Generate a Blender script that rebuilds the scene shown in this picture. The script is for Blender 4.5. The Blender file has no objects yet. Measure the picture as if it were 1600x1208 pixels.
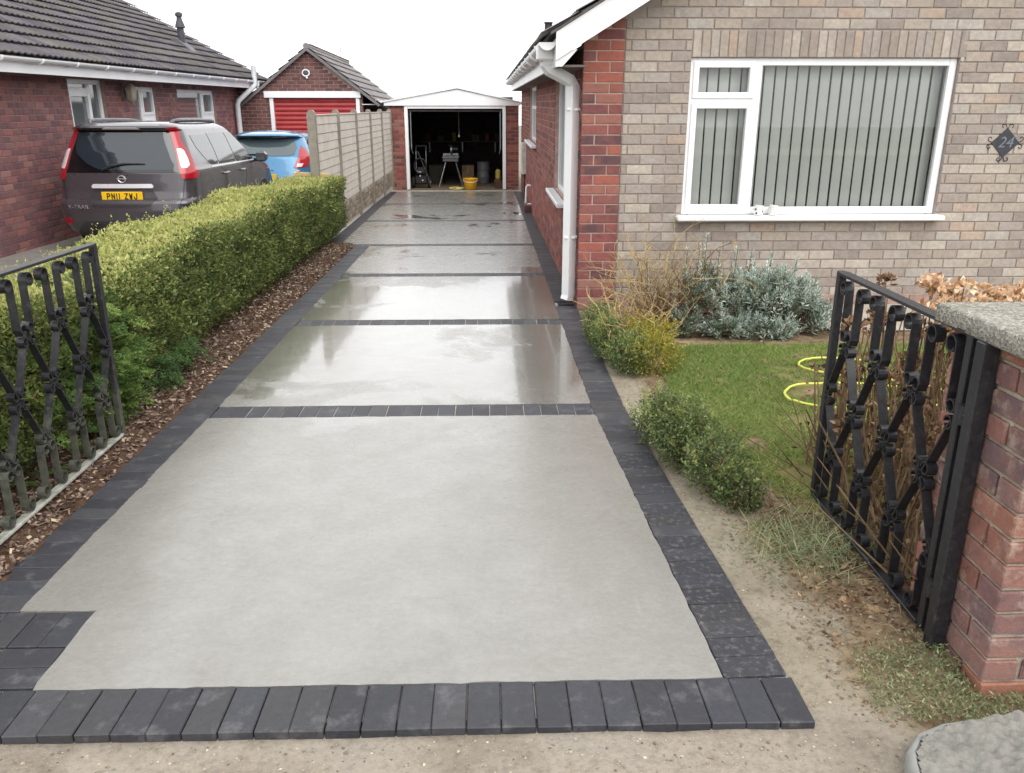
import bpy, math, random
import numpy as np
from mathutils import Vector, Matrix, noise as mnoise

random.seed(7); rng = np.random.default_rng(7)
SC = bpy.context.scene
COL = SC.collection
R = math.radians

# ---------------------------------------------------------------- camera
cam = bpy.data.cameras.new('camera'); cam_o = bpy.data.objects.new('camera', cam); COL.objects.link(cam_o)
cam_o.location = (0, 0, 1.65)
cam_o.rotation_euler = (math.pi/2 - R(18.045), 0, -R(1.574))
cam.sensor_width = 36; cam.lens = 28.8; cam.clip_start = .05; cam.clip_end = 600
SC.camera = cam_o

# ---------------------------------------------------------------- overcast sky and soft sun
SUN_EL, SUN_AZ = R(50), R(150)          # azimuth clockwise from +Y: behind the camera and to the right
W = bpy.data.worlds.new('World'); SC.world = W; W.use_nodes = True
nt = W.node_tree; nt.nodes.clear()
sky = nt.nodes.new('ShaderNodeTexSky'); sky.sky_type = 'NISHITA'; sky.sun_disc = False
sky.sun_elevation = SUN_EL; sky.sun_rotation = SUN_AZ; sky.dust_density = 4; sky.air_density = 1.2
hs = nt.nodes.new('ShaderNodeHueSaturation'); hs.inputs['Saturation'].default_value = .25; hs.inputs['Value'].default_value = 1.0
nt.links.new(sky.outputs[0], hs.inputs['Color'])
tc = nt.nodes.new('ShaderNodeTexCoord'); nz = nt.nodes.new('ShaderNodeTexNoise')
nz.inputs['Scale'].default_value = 2.2; nz.inputs['Detail'].default_value = 4
nt.links.new(tc.outputs['Generated'], nz.inputs['Vector'])
rp = nt.nodes.new('ShaderNodeValToRGB')
rp.color_ramp.elements[0].position = .3; rp.color_ramp.elements[0].color = (10.6, 10.7, 10.9, 1)
rp.color_ramp.elements[1].position = .7; rp.color_ramp.elements[1].color = (12.0, 12.0, 12.0, 1)
nt.links.new(nz.outputs['Fac'], rp.inputs[0])
mx = nt.nodes.new('ShaderNodeMix'); mx.data_type = 'RGBA'; mx.inputs['Factor'].default_value = .88
nt.links.new(hs.outputs[0], mx.inputs[6]); nt.links.new(rp.outputs[0], mx.inputs[7])
bg = nt.nodes.new('ShaderNodeBackground'); bg.inputs['Strength'].default_value = .1
nt.links.new(mx.outputs[2], bg.inputs['Color'])
wo = nt.nodes.new('ShaderNodeOutputWorld'); nt.links.new(bg.outputs[0], wo.inputs['Surface'])
sun = bpy.data.lights.new('sun', 'SUN'); sun.energy = 1.1; sun.angle = R(55); sun.color = (1, .965, .91)
sun_o = bpy.data.objects.new('sun', sun); COL.objects.link(sun_o)
sd = Vector((math.sin(SUN_AZ)*math.cos(SUN_EL), math.cos(SUN_AZ)*math.cos(SUN_EL), math.sin(SUN_EL)))
sun_o.rotation_euler = (-sd).to_track_quat('-Z', 'Y').to_euler(); sun_o.location = sd*30
SC.view_settings.view_transform = 'Standard'; SC.view_settings.look = 'None'
SC.view_settings.exposure = 0.82; SC.view_settings.gamma = 1; SC.view_settings.use_curve_mapping = False

# ---------------------------------------------------------------- material helpers
def lin(c):
    o = []
    for v in c:
        v /= 255.0
        o.append(v/12.92 if v <= .04045 else ((v+.055)/1.055)**2.4)
    return (o[0], o[1], o[2], 1)

class NT:
    def __init__(s, name):
        s.m = bpy.data.materials.new(name); s.m.use_nodes = True
        s.t = s.m.node_tree; s.t.nodes.clear()
        s.out = s.t.nodes.new('ShaderNodeOutputMaterial')
        s.b = s.t.nodes.new('ShaderNodeBsdfPrincipled'); s.t.links.new(s.b.outputs[0], s.out.inputs[0])
        s._pos = None
    def n(s, typ, ins=None, **attrs):
        nd = s.t.nodes.new('ShaderNode'+typ)
        for k, v in attrs.items(): setattr(nd, k, v)
        for k, v in (ins or {}).items(): s.put(nd.inputs[k], v)
        return nd
    def put(s, sock, v):
        if hasattr(v, 'is_output'): s.t.links.new(v, sock)
        else: sock.default_value = v
    def pos(s):
        if s._pos is None: s._pos = s.n('NewGeometry').outputs['Position']
        return s._pos
    def scaled(s, sc):
        return s.n('Mapping', {'Vector': s.pos(), 'Scale': sc}).outputs[0]
    def noise(s, scale, detail=4, rough=.55, vec=None, dist=0):
        return s.n('TexNoise', {'Vector': vec or s.pos(), 'Scale': scale, 'Detail': detail, 'Roughness': rough, 'Distortion': dist}).outputs['Fac']
    def ramp(s, fac, stops, interp='LINEAR'):
        nd = s.n('ValToRGB', {'Fac': fac}); cr = nd.color_ramp; cr.interpolation = interp
        while len(cr.elements) < len(stops): cr.elements.new(.5)
        for e, (p, c) in zip(cr.elements, stops):
            e.position = p
            e.color = c if isinstance(c, tuple) and len(c) == 4 else ((c, c, c, 1) if not isinstance(c, tuple) else lin(c))
        return nd.outputs[0]
    def mix(s, f, a, b, blend='MIX'):
        nd = s.n('Mix', data_type='RGBA', blend_type=blend)
        s.put(nd.inputs[0], f); s.put(nd.inputs[6], a); s.put(nd.inputs[7], b)
        return nd.outputs[2]
    def math(s, op, a, b=0.0, clamp=False):
        nd = s.n('Math', operation=op, use_clamp=clamp); s.put(nd.inputs[0], a); s.put(nd.inputs[1], b)
        return nd.outputs[0]
    def xyz(s):
        return s.n('SeparateXYZ', {'Vector': s.pos()}).outputs
    def attr(s, name='rnd'):
        return s.n('Attribute', attribute_name=name).outputs['Fac']
    def objr(s):
        return s.n('ObjectInfo').outputs['Random']
    def bump(s, h, strength=.3, dist=.01):
        prev = s.b.inputs['Normal'].links[0].from_socket if s.b.inputs['Normal'].links else None
        nd = s.n('Bump', {'Height': h, 'Strength': strength, 'Distance': dist})
        if prev: s.t.links.new(prev, nd.inputs['Normal'])
        s.put(s.b.inputs['Normal'], nd.outputs[0])
    def set(s, **kw):
        for k, v in kw.items():
            nm = {'color': 'Base Color', 'rough': 'Roughness', 'metal': 'Metallic', 'spec': 'Specular IOR Level', 'coat': 'Coat Weight',
                  'coat_rough': 'Coat Roughness', 'trans': 'Transmission Weight', 'ior': 'IOR', 'alpha': 'Alpha', 'sheen': 'Sheen Weight'}[k]
            s.put(s.b.inputs[nm], v)
        return s

def plain(name, c, c2=None, scale=8, rough=.6, bump=0, bscale=40, bdist=.004, metal=0, spec=.5, coat=0):
    """A colour that drifts between two tones, roughness that drifts with it, fine relief."""
    t = NT(name); c2 = c2 or tuple(max(0, v*.82) for v in c)
    f = t.noise(scale, 5, .6)
    t.set(color=t.ramp(f, [(.32, c2), (.68, c)]), rough=t.ramp(f, [(.3, min(1, rough*1.12)), (.7, rough*.9)]), metal=metal, spec=spec, coat=coat)
    if bump: t.bump(t.noise(bscale, 3), bump, bdist)
    return t.m

def pieces(name, cols, rough=.85, attr=False, scale=30, spot=.35, bump=.5, dust=None, spec=.3):
    """Bricks and tiles: each piece takes its own tone (object random or the rnd attribute), with blotches inside it."""
    t = NT(name); r = t.attr() if attr else t.objr()
    k = len(cols); base = t.ramp(r, [((i+.0)/k, c) for i, c in enumerate(cols)], 'CONSTANT')
    blot = t.noise(scale, 5, .65)
    dark = t.mix(1.0, base, t.ramp(blot, [(.3, (.74, .74, .75, 1)), (.7, (1.08, 1.07, 1.06, 1))]), 'MULTIPLY')
    f2 = t.noise(9, 3)
    col = t.mix(t.ramp(f2, [(.45, 0.0), (.7, spot)]), dark, lin(cols[len(cols)//2]))
    if dust:
        dm = t.noise(dust[1], 6, .7); col = t.mix(t.ramp(dm, [(dust[2], 0.0), (dust[2]+.16, dust[3])]), col, lin(dust[0]))
    wth = t.noise(1.1, 5, .6, vec=t.scaled((1, 1, .45)))
    col = t.mix(1.0, col, t.ramp(wth, [(.32, (.86, .855, .85, 1)), (.6, (1.03, 1.03, 1.03, 1))]), 'MULTIPLY')
    t.set(color=col, rough=rough, spec=spec)
    t.bump(t.noise(scale*4, 4, .7), bump, .004)
    return t.m

# ---------------------------------------------------------------- mesh helpers
class MB:
    def __init__(s): s.v = []; s.f = []; s.r = []
    def add(s, vs, fs, rnd=None):
        b = len(s.v); s.v.extend([tuple(p) for p in vs]); s.f.extend([tuple(i+b for i in f) for f in fs])
        s.r.extend([random.random() if rnd is None else rnd]*len(vs))
        return s
    def box(s, x0, x1, y0, y1, z0, z1, c=0):
        if c <= 0:
            return s.add([(x0,y0,z0),(x1,y0,z0),(x1,y1,z0),(x0,y1,z0),(x0,y0,z1),(x1,y0,z1),(x1,y1,z1),(x0,y1,z1)],
                         [(0,3,2,1),(4,5,6,7),(0,1,5,4),(1,2,6,5),(2,3,7,6),(3,0,4,7)])
        lo = (x0, y0, z0); hi = (x1, y1, z1); idx = {}; vs = []
        for sx in (0, 1):
            for sy in (0, 1):
                for sz in (0, 1):
                    sg = (sx, sy, sz)
                    for a in range(3):
                        p = []
                        for k in range(3):
                            e = hi[k] if sg[k] else lo[k]
                            if k != a: e += -c if sg[k] else c
                            p.append(e)
                        idx[(sg, a)] = len(vs); vs.append(p)
        fs = []
        def face(keys, nrm):
            ids = [idx[k] for k in keys]
            p = [Vector(vs[i]) for i in ids]
            n = (p[1]-p[0]).cross(p[2]-p[0])
            if n.dot(Vector(nrm)) < 0: ids.reverse()
            fs.append(tuple(ids))
        for a in range(3):
            b, d = [k for k in range(3) if k != a]
            for sa in (0, 1):
                q = []
                for (sb, sdd) in ((0,0),(1,0),(1,1),(0,1)):
                    sg = [0,0,0]; sg[a] = sa; sg[b] = sb; sg[d] = sdd; q.append((tuple(sg), a))
                nr = [0,0,0]; nr[a] = 1 if sa else -1; face(q, nr)
        for a in range(3):
            b, d = [k for k in range(3) if k != a]
            for sb in (0, 1):
                for sdd in (0, 1):
                    def sg(sa):
                        q = [0,0,0]; q[a] = sa; q[b] = sb; q[d] = sdd; return tuple(q)
                    nr = [0,0,0]; nr[b] = 1 if sb else -1; nr[d] = 1 if sdd else -1
                    face([(sg(0), b), (sg(1), b), (sg(1), d), (sg(0), d)], nr)
        for sx in (0, 1):
            for sy in (0, 1):
                for sz in (0, 1):
                    sg = (sx, sy, sz)
                    face([(sg, 0), (sg, 1), (sg, 2)], [1 if q else -1 for q in sg])
        return s.add(vs, fs)
    def prism(s, poly, axis, a0, a1):
        """poly: 2-D points in the other two axes (in x,y,z order), extruded along axis."""
        n = len(poly)
        def P(p, a):
            q = list(p); q.insert(axis, a); return tuple(q)
        vs = [P(p, a0) for p in poly] + [P(p, a1) for p in poly]
        fs = [tuple(range(n))[::-1], tuple(range(n, 2*n))] + [(i, (i+1) % n, n+(i+1) % n, n+i) for i in range(n)]
        return s.add(vs, fs)
    def tube(s, path, r, n=6, caps=True, flat=None):
        path = [Vector(p) for p in path]; m = len(path)
        rs = r if isinstance(r, (list, tuple)) else [r]*m
        vs = []; up = Vector((.13, .21, .97))
        for i, p in enumerate(path):
            d = (path[min(i+1, m-1)] - path[max(i-1, 0)])
            if d.length < 1e-9: d = Vector((0, 0, 1))
            d.normalize()
            a = d.cross(up)
            if a.length < .05: a = d.cross(Vector((1, 0, 0)))
            a.normalize(); b = a.cross(d); 
            if i == 0: up = b
            else: up = b
            for k in range(n):
                t = 2*math.pi*k/n
                vs.append(p + a*math.cos(t)*rs[i] + b*math.sin(t)*rs[i])
        fs = [(i*n+k, i*n+(k+1) % n, (i+1)*n+(k+1) % n, (i+1)*n+k) for i in range(m-1) for k in range(n)]
        if caps: fs += [tuple(range(n))[::-1], tuple(range((m-1)*n, m*n))]
        return s.add(vs, fs)
    def lathe(s, prof, n=24, c=(0, 0, 0), axis=2):
        vs = []; m = len(prof)
        for (r, h) in prof:
            for k in range(n):
                t = 2*math.pi*k/n; q = [r*math.cos(t), r*math.sin(t)]; q.insert(axis, h)
                vs.append((q[0]+c[0], q[1]+c[1], q[2]+c[2]))
        fs = [(i*n+k, i*n+(k+1) % n, (i+1)*n+(k+1) % n, (i+1)*n+k) for i in range(m-1) for k in range(n)]
        fs += [tuple(range(n))[::-1], tuple(range((m-1)*n, m*n))]
        return s.add(vs, fs)
    def strap(s, path, w, t, v0=0.0):
        """Flat bar: path in the gate's (u,z) plane, w across it (along v), t thick in the plane."""
        m = len(path); vs = []
        for i, (u, z) in enumerate(path):
            a = path[max(i-1, 0)]; b = path[min(i+1, m-1)]
            du, dz = b[0]-a[0], b[1]-a[1]; l = math.hypot(du, dz) or 1
            nu, nz_ = -dz/l*t/2, du/l*t/2
            vs += [(u+nu, v0-w/2, z+nz_), (u+nu, v0+w/2, z+nz_), (u-nu, v0+w/2, z-nz_), (u-nu, v0-w/2, z-nz_)]
        fs = [(i*4+k, i*4+(k+1) % 4, (i+1)*4+(k+1) % 4, (i+1)*4+k) for i in range(m-1) for k in range(4)]
        fs += [(3, 2, 1, 0), tuple(range((m-1)*4, m*4))]
        return s.add(vs, fs)
    def mesh(s, name, mat=None, off=(0, 0, 0), smooth=False, rnd=False):
        me = bpy.data.meshes.new(name)
        me.from_pydata([(p[0]-off[0], p[1]-off[1], p[2]-off[2]) for p in s.v], [], s.f)
        if rnd:
            a = me.attributes.new('rnd', 'FLOAT', 'POINT'); a.data.foreach_set('value', np.array(s.r, dtype=np.float32))
        if smooth: me.shade_smooth() if hasattr(me, 'shade_smooth') else None
        if mat: me.materials.append(mat)
        me.update(); return me
    def build(s, name, mat=None, parent=None, off=(0, 0, 0), smooth=False, rnd=False, fixn=False):
        me = s.mesh(name, mat, off, smooth, rnd)
        if fixn:
            import bmesh
            bm = bmesh.new(); bm.from_mesh(me); bmesh.ops.recalc_face_normals(bm, faces=bm.faces); bm.to_mesh(me); bm.free()
        return link(name, me, parent)

def link(name, data, parent=None, loc=None, rot=None):
    o = bpy.data.objects.new(name, data); COL.objects.link(o)
    if parent: o.parent = parent
    if loc is not None: o.location = loc
    if rot is not None: o.rotation_euler = rot
    return o
def tag(o, label=None, cat=None, group=None, kind=None):
    if label: o['label'] = label
    if cat: o['category'] = cat
    if group: o['group'] = group
    if kind: o['kind'] = kind
    return o
def thing(name, label, cat, loc=(0, 0, 0), rot=(0, 0, 0), group=None):
    return tag(link(name, None, None, loc, rot), label, cat, group)
def autosmooth(o, ang=35):
    me = o.data; me.shade_smooth()
    try: me.set_sharp_from_angle(angle=R(ang))
    except Exception: pass
    return o

def quads_mesh(name, V, mat, parent=None, rnd=None, kind=None, k=4):
    """V: (n,k,3) numpy array of n loose faces of k corners."""
    n = V.shape[0]; me = bpy.data.meshes.new(name)
    me.vertices.add(n*k); me.vertices.foreach_set('co', V.reshape(-1).astype(np.float32))
    me.loops.add(n*k); me.loops.foreach_set('vertex_index', np.arange(n*k, dtype=np.int32))
    me.polygons.add(n); me.polygons.foreach_set('loop_start', np.arange(0, n*k, k, dtype=np.int32))
    me.update(calc_edges=True)
    if rnd is not None:
        a = me.attributes.new('rnd', 'FLOAT', 'POINT'); a.data.foreach_set('value', np.repeat(rnd, k).astype(np.float32))
    me.materials.append(mat)
    o = link(name, me, parent)
    if kind: o['kind'] = kind
    return o

def leaves(P, D, L, Wd, roll=None):
    """n leaves: base P, direction D (unit), length L, width Wd -> (n,4,3) folded diamonds."""
    n = len(P); ref = rng.normal(size=(n, 3)); S = np.cross(D, ref); S /= np.linalg.norm(S, axis=1)[:, None]+1e-9
    N = np.cross(S, D); L = L[:, None]; Wd = Wd[:, None]
    V = np.empty((n, 4, 3)); V[:, 0] = P; V[:, 1] = P + D*L*.5 + S*Wd*.5 + N*Wd*.12
    V[:, 2] = P + D*L; V[:, 3] = P + D*L*.5 - S*Wd*.5 + N*Wd*.12
    return V
def unit(a): return a/(np.linalg.norm(a, axis=1)[:, None]+1e-9)
def fbm(P, sc, seed=0.0):
    return np.array([mnoise.noise((p[0]*sc+seed, p[1]*sc-seed*1.7, p[2]*sc+seed*.6)) for p in P])

def text_mesh(body, size, depth=.0, name='lettering', mat=None, shear=0, spacing=1.0, bold=0):
    cu = bpy.data.curves.new('t', 'FONT'); cu.body = body; cu.size = size; cu.extrude = depth; cu.align_x = 'CENTER'; cu.align_y = 'CENTER'
    cu.shear = shear; cu.offset = bold; cu.space_character = spacing; cu.resolution_u = 3
    o = bpy.data.objects.new('t', cu); COL.objects.link(o)
    bpy.context.view_layer.update()
    me = bpy.data.meshes.new_from_object(o.evaluated_get(bpy.context.evaluated_depsgraph_get()))
    bpy.data.objects.remove(o); bpy.data.curves.remove(cu)
    me.name = name
    me.materials.clear()
    if mat: me.materials.append(mat)
    return me
# ---------------------------------------------------------------- materials
WHITE = plain('white_upvc', (244,245,247), (236,237,239), 3, .32, spec=.5)
WHITE_OLD = plain('white_painted_wood', (226, 226, 224), (196, 196, 192), 6, .5, bump=.15)
GREYPIPE = plain('grey_white_pipe', (214, 217, 219), (196, 199, 201), 5, .4)
BLACK_PL = plain('black_plastic', (34, 34, 37), (26, 26, 28), 12, .45)
RUBBER = plain('tyre_rubber', (30, 30, 31), (22, 22, 22), 20, .85)
CHROME = plain('chrome', (226,227,229), (214,215,218), 4, .3, metal=.35)
STEEL = plain('dull_steel', (150, 152, 155), (110, 112, 115), 10, .4, metal=.9)
MORTAR = plain('mortar_pale', (158,148,141), (140,130,124), 14, .95, bump=.6, bscale=120)
MORTAR_P = plain('mortar_pinkish', (190, 165, 155), (160, 136, 126), 14, .95, bump=.6, bscale=120)
MORTAR_D = plain('mortar_dark', (168,142,132), (138,114,106), 14, .95, bump=.6, bscale=120)
MORTAR_G = plain('mortar_sandy', (178, 168, 150), (138, 128, 112), 18, .97, bump=.9, bscale=160)
PALE = [(164,153,144),(176,167,157),(157,147,139),(171,159,148),(182,172,162),(148,138,131),(168,159,152),(173,162,150),(160,148,139),(185,176,164),(169,157,145),(155,144,136),(176,169,161),(178,159,144),(171,162,153),(164,154,148)]
BR_PALE = pieces('pale_buff_brick', PALE, .88, spot=.45, bump=.6)
BR_PALE_A = pieces('pale_buff_brick_far', PALE, .88, attr=True, spot=.45, bump=.6)
RED = [(140,86,82),(154,96,88),(129,78,78),(151,104,94),(136,90,88),(158,95,82),(123,78,78),(152,114,104),(145,92,82),(100,73,76)]
BR_RED = pieces('red_brick', RED, .85, spot=.5, bump=.6)
BR_RED_A = pieces('red_brick_far', RED, .85, attr=True, spot=.5, bump=.6)
DRED = [(132,93,95),(145,100,100),(120,89,93),(138,105,104),(152,105,102),(125,91,95),(114,87,93),(159,118,113),(136,96,97)]
BR_DRED = pieces('dark_red_brick', DRED, .85, spot=.4)
BR_DRED_A = pieces('dark_red_brick_far', DRED, .85, attr=True, spot=.4)
BRN = [(109,80,78),(123,89,85),(100,73,73),(132,94,87),(116,80,76)]
BR_BROWN = pieces('brown_brick', BRN, .85, spot=.4)
BR_BROWN_A = pieces('brown_brick_far', BRN, .85, attr=True, spot=.4)
GRED = [(138,81,77),(155,93,83),(123,77,77),(165,100,87),(131,74,74),(106,74,74),(150,110,100)]
BR_GAR = pieces('garage_red_brick', GRED, .8, spot=.35)
PIERC = [(134,93,84),(148,104,90),(125,95,94),(155,108,90),(114,93,94),(142,104,96),(131,104,101)]
BR_PIER = pieces('weathered_red_brick', PIERC, .85, spot=.5, bump=.9, dust=((186,172,156), 14, .52, .5))
TILE_C = [(92,88,94),(84,80,86),(100,96,100),(78,75,82),(96,92,90)]
TILE = pieces('concrete_roof_tile', TILE_C, .9, spot=.3, bump=.8, dust=((112,112,82), 3.5, .52, .6))
TILE_A = pieces('concrete_roof_tile_far', TILE_C, .9, attr=True, spot=.3, bump=.8, dust=((112,112,82), 3.5, .52, .6))
TILE_G = pieces('grey_roof_tile', [(128,124,124),(118,114,116),(136,132,130)], .9, spot=.3, bump=.8)
BLK = [(54,55,61),(60,60,66),(49,50,56),(57,58,65),(52,52,58),(65,65,69),(47,47,53),(58,57,60)]
BLOCK = pieces('charcoal_paving_block', BLK, .52, scale=40, spot=.3, bump=.5, dust=((132,131,130), 9, .54, .30), spec=.45)
BLOCK_A = pieces('charcoal_paving_block_far', BLK, .5, attr=True, scale=40, spot=.3, bump=.5, spec=.45)
BLOCK_D = pieces('cement_dusted_block', BLK, .65, scale=40, spot=.3, bump=.6, dust=((140,138,134), 38, .52, .45), spec=.35)
BLOCK_R = pieces('brown_paving_block', [(112,84,78)], .6, scale=40)
CEMENT = plain('cement_joint', (176,172,162), (140,137,130), 30, .9, bump=.6, bscale=150)

def concrete_mat():
    t = NT('wet_brushed_concrete'); x, y, z = t.xyz()
    big = t.noise(.9, 5, .6, dist=.6)
    fine = t.noise(38, 5, .7); mid = t.noise(5, 5, .65)
    yw = t.n('MapRange', {'Value': y, 'From Min': 3.6, 'From Max': 5.4, 'To Min': -.30, 'To Max': .10}).outputs[0]
    yf = t.n('MapRange', {'Value': y, 'From Min': 8.0, 'From Max': 10.0, 'To Min': 0.0, 'To Max': -.25}).outputs[0]
    wv = t.math('ADD', t.math('ADD', big, yw), yf)
    wet = t.ramp(wv, [(.43, 0.0), (.50, 1.0)])
    dry = t.mix(mid, lin((119,117,112)), lin((134,132,128)))
    wetc = t.mix(mid, lin((105,103,97)), lin((121,119,113)))
    base = t.mix(wet, dry, wetc)
    base = t.mix(1.0, base, t.ramp(fine, [(.25, (.86, .86, .85, 1)), (.75, (1.08, 1.08, 1.08, 1))]), 'MULTIPLY')
    pit = t.n('TexVoronoi', {'Vector': t.pos(), 'Scale': 26.0}); pn = t.noise(3.1, 3)
    pits = t.math('MULTIPLY', t.ramp(pit.outputs['Distance'], [(.05, 1.0), (.11, 0.0)]), t.ramp(pn, [(.5, 0.0), (.62, 1.0)]))
    base = t.mix(t.math('MULTIPLY', pits, .5), base, lin((84,80,72)))
    stain = t.ramp(t.noise(1.7, 6, .7, dist=1.2), [(.36, (.90, .895, .87, 1)), (.6, (1.04, 1.04, 1.04, 1))])
    base = t.mix(1.0, base, stain, 'MULTIPLY')
    strk = t.noise(6, 5, .6, vec=t.scaled((.8, 1.3, 1)), dist=3.5)
    base = t.mix(1.0, base, t.ramp(strk, [(.35, (.975, .975, .97, 1)), (.65, (1.02, 1.02, 1.02, 1))]), 'MULTIPLY')
    t.set(color=base, rough=t.math('SUBTRACT', t.ramp(mid, [(.3, .44), (.7, .34)]), t.math('MULTIPLY', wet, .22)), spec=.55)
    t.set(coat=t.ramp(wet, [(0, .8), (1, 1.0)]), coat_rough=t.math('SUBTRACT', t.ramp(strk, [(.3, .32), (.7, .19)]), t.math('MULTIPLY', wet, .17)))
    br = t.noise(9, 6, .68, vec=t.scaled((.7, 1.5, 1)), dist=3.0)
    t.bump(br, .34, .004)
    t.bump(t.noise(140, 2), .3, .0015)
    t.bump(t.noise(3.2, 3, .5, dist=1.5), .25, .012)
    return t.m
CONC = concrete_mat()

def sand_mat(name, c1, c2, c3, sc=3.0, stones=True):
    t = NT(name); a = t.noise(sc, 6, .65); b = t.noise(45, 5, .7)
    col = t.ramp(a, [(.3, c1), (.52, c2), (.72, c3)])
    col = t.mix(1.0, col, t.ramp(b, [(.28, (.7, .69, .67, 1)), (.5, (1, 1, 1, 1)), (.75, (1.15, 1.14, 1.12, 1))]), 'MULTIPLY')
    if stones:
        vo = t.n('TexVoronoi', {'Vector': t.pos(), 'Scale': 90.0}); d = vo.outputs['Distance']
        col = t.mix(t.ramp(d, [(.10, .55), (.2, 0.0)]), col, t.mix(vo.outputs['Color'], lin((120,108,92)), lin((196,184,166))))
    t.set(color=col, rough=.95, spec=.15)
    t.bump(b, .8, .006); t.bump(t.noise(9, 5), .5, .02); t.bump(t.noise(160, 3), .6, .003)
    return t.m
SAND = sand_mat('gritty_sand', (118,110,99), (142,134,122), (134,128,120))
SAND2 = sand_mat('cement_sand_strip', (150,142,124), (176,168,152), (168,164,154), 4)
EARTH = sand_mat('sandy_earth', (122,98,74), (158,136,106), (142,120,92), 5)
SOILD = sand_mat('dark_soil', (62,46,36), (84,64,50), (74,58,46), 6)
ROADG = sand_mat('neighbour_drive', (120,116,112), (138,134,130), (128,124,118), 2)
TURF = sand_mat('turf_soil', (92,96,56), (116,112,72), (134,122,86), 3, False)
PATHC = plain('path_concrete', (178,170,158), (154,146,134), 4, .9, bump=.6)

def leaf_mat(name, stops, rough=.5, transl=.35, spec=.4, gain=1.12):
    t = NT(name); r = t.attr(); stops = [(a, tuple(min(235, v*gain) for v in c)) for a, c in stops]
    col = t.ramp(r, stops)
    t.set(color=col, rough=rough, spec=spec)
    tr = t.n('BsdfTranslucent', {'Color': col}); ms = t.n('MixShader', {'Fac': transl})
    t.t.links.new(t.b.outputs[0], ms.inputs[1]); t.t.links.new(tr.outputs[0], ms.inputs[2]); t.t.links.new(ms.outputs[0], t.out.inputs[0])
    return t.m
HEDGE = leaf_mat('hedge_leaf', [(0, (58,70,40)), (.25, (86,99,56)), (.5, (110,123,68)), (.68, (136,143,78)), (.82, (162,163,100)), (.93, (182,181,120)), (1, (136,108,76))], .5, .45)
CONIF = leaf_mat('conifer_leaf', [(0, (52,74,40)), (.5, (84,110,56)), (1, (128,146,74))], .55)
BOXL = leaf_mat('box_leaf', [(0, (50,62,40)), (.4, (80,95,58)), (.7, (108,122,74)), (.9, (144,154,88)), (1, (158,142,98))], .4)
BOXY = leaf_mat('box_leaf_yellowing', [(0, (58,70,28)), (.35, (92,104,40)), (.65, (140,134,52)), (.85, (176,160,74)), (1, (150,118,60))], .45)
SILV = leaf_mat('silver_leaf', [(0, (70,82,74)), (.35, (112,126,116)), (.7, (154,166,156)), (1, (194,202,192))], .6, .15)
SILVG = leaf_mat('silver_green_leaf', [(0, (56,70,46)), (.4, (84,98,66)), (.8, (120,132,100)), (1, (150,158,130))], .55, .2)
GRASS = leaf_mat('grass_blade', [(0, (84,106,50)), (.4, (112,134,66)), (.7, (136,151,82)), (.9, (166,162,110)), (1, (190,174,132))], .55, .45)
WEED = leaf_mat('weed_leaf', [(0, (78,88,58)), (.5, (110,120,84)), (.8, (142,148,112)), (1, (166,162,124))], .55, .25)
DEADH = leaf_mat('dead_flower_petal', [(0, (120,84,62)), (.35, (166,130,100)), (.7, (206,180,150)), (1, (226,206,182))], .85, .3, .1)
DEADB = leaf_mat('brown_dead_leaf', [(0, (74,56,44)), (.5, (112,88,68)), (.8, (146,120,94)), (1, (170,146,118))], .85, .25, .1)
CHIPS = leaf_mat('bark_chip', [(0, (62,50,45)), (.4, (90,74,66)), (.7, (114,97,86)), (.92, (140,124,108)), (1, (168,154,126))], .85, 0.0, .2)
STRAW = plain('dry_stem', (188,166,118), (142,118,80), 20, .8)
TWIG = plain('brown_twig', (110,86,62), (80,62,46), 20, .85)
TWIGD = plain('dark_twig', (70,58,46), (46,38,32), 20, .9)

def iron_mat(name, mossy):
    t = NT(name); x, y, z = t.xyz(); a = t.noise(18, 5, .7); b = t.noise(60, 4, .7)
    col = t.ramp(b, [(.3, (26,26,29)), (.6, (42,42,46)), (.8, (70,70,74))])
    col = t.mix(t.ramp(a, [(.60, 0.0), (.75, .35)]), col, lin((112,110,108)))
    if mossy:
        g = t.n('MapRange', {'Value': z, 'From Min': .62, 'From Max': .18, 'To Min': -.18, 'To Max': .34}).outputs[0]
        m = t.ramp(t.math('ADD', a, g), [(.58, 0.0), (.85, .42)])
        col = t.mix(m, col, t.mix(b, lin((84,86,74)), lin((136,138,118))))
    t.set(color=col, rough=t.ramp(b, [(.3, .32), (.75, .55)]), spec=.5)
    t.bump(b, .35, .003)
    return t.m
IRON = iron_mat('black_painted_iron', False)
IRONM = iron_mat('weathered_black_iron', True)
RAILW = plain('weathered_pale_rail', (186,186,178), (120,122,112), 14, .8, bump=.5)
def coping_mat():
    t = NT('pebbled_coping_stone'); v = t.n('TexVoronoi', {'Vector': t.pos(), 'Scale': 130.0}); v2 = t.n('TexVoronoi', {'Vector': t.pos(), 'Scale': 300.0})
    sp = t.n('SeparateColor', {'Color': v.outputs['Color']}).outputs[0]
    col = t.ramp(sp, [(0, (92,90,84)), (.3, (128,125,116)), (.6, (150,147,138)), (.85, (176,172,162)), (1, (198,194,184))])
    col = t.mix(.5, col, t.ramp(t.noise(8, 5, .7), [(.35, (118,116,106)), (.65, (158,155,146))]))
    t.set(color=col, rough=.95, spec=.2); t.bump(v.outputs['Distance'], .8, .006); t.bump(v2.outputs['Distance'], .5, .003)
    return t.m
COPING = coping_mat()
FENCE = plain('fence_concrete', (208,202,192), (190,184,175), 5, .92, bump=.4, bscale=60)
FENCE_P = plain('fence_post_concrete', (150,144,132), (122,117,107), 8, .92, bump=.6, bscale=60)
STONE = pieces('rock_face_panel', [(150,140,124),(132,122,108),(166,154,136)], .9, attr=True)

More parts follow.
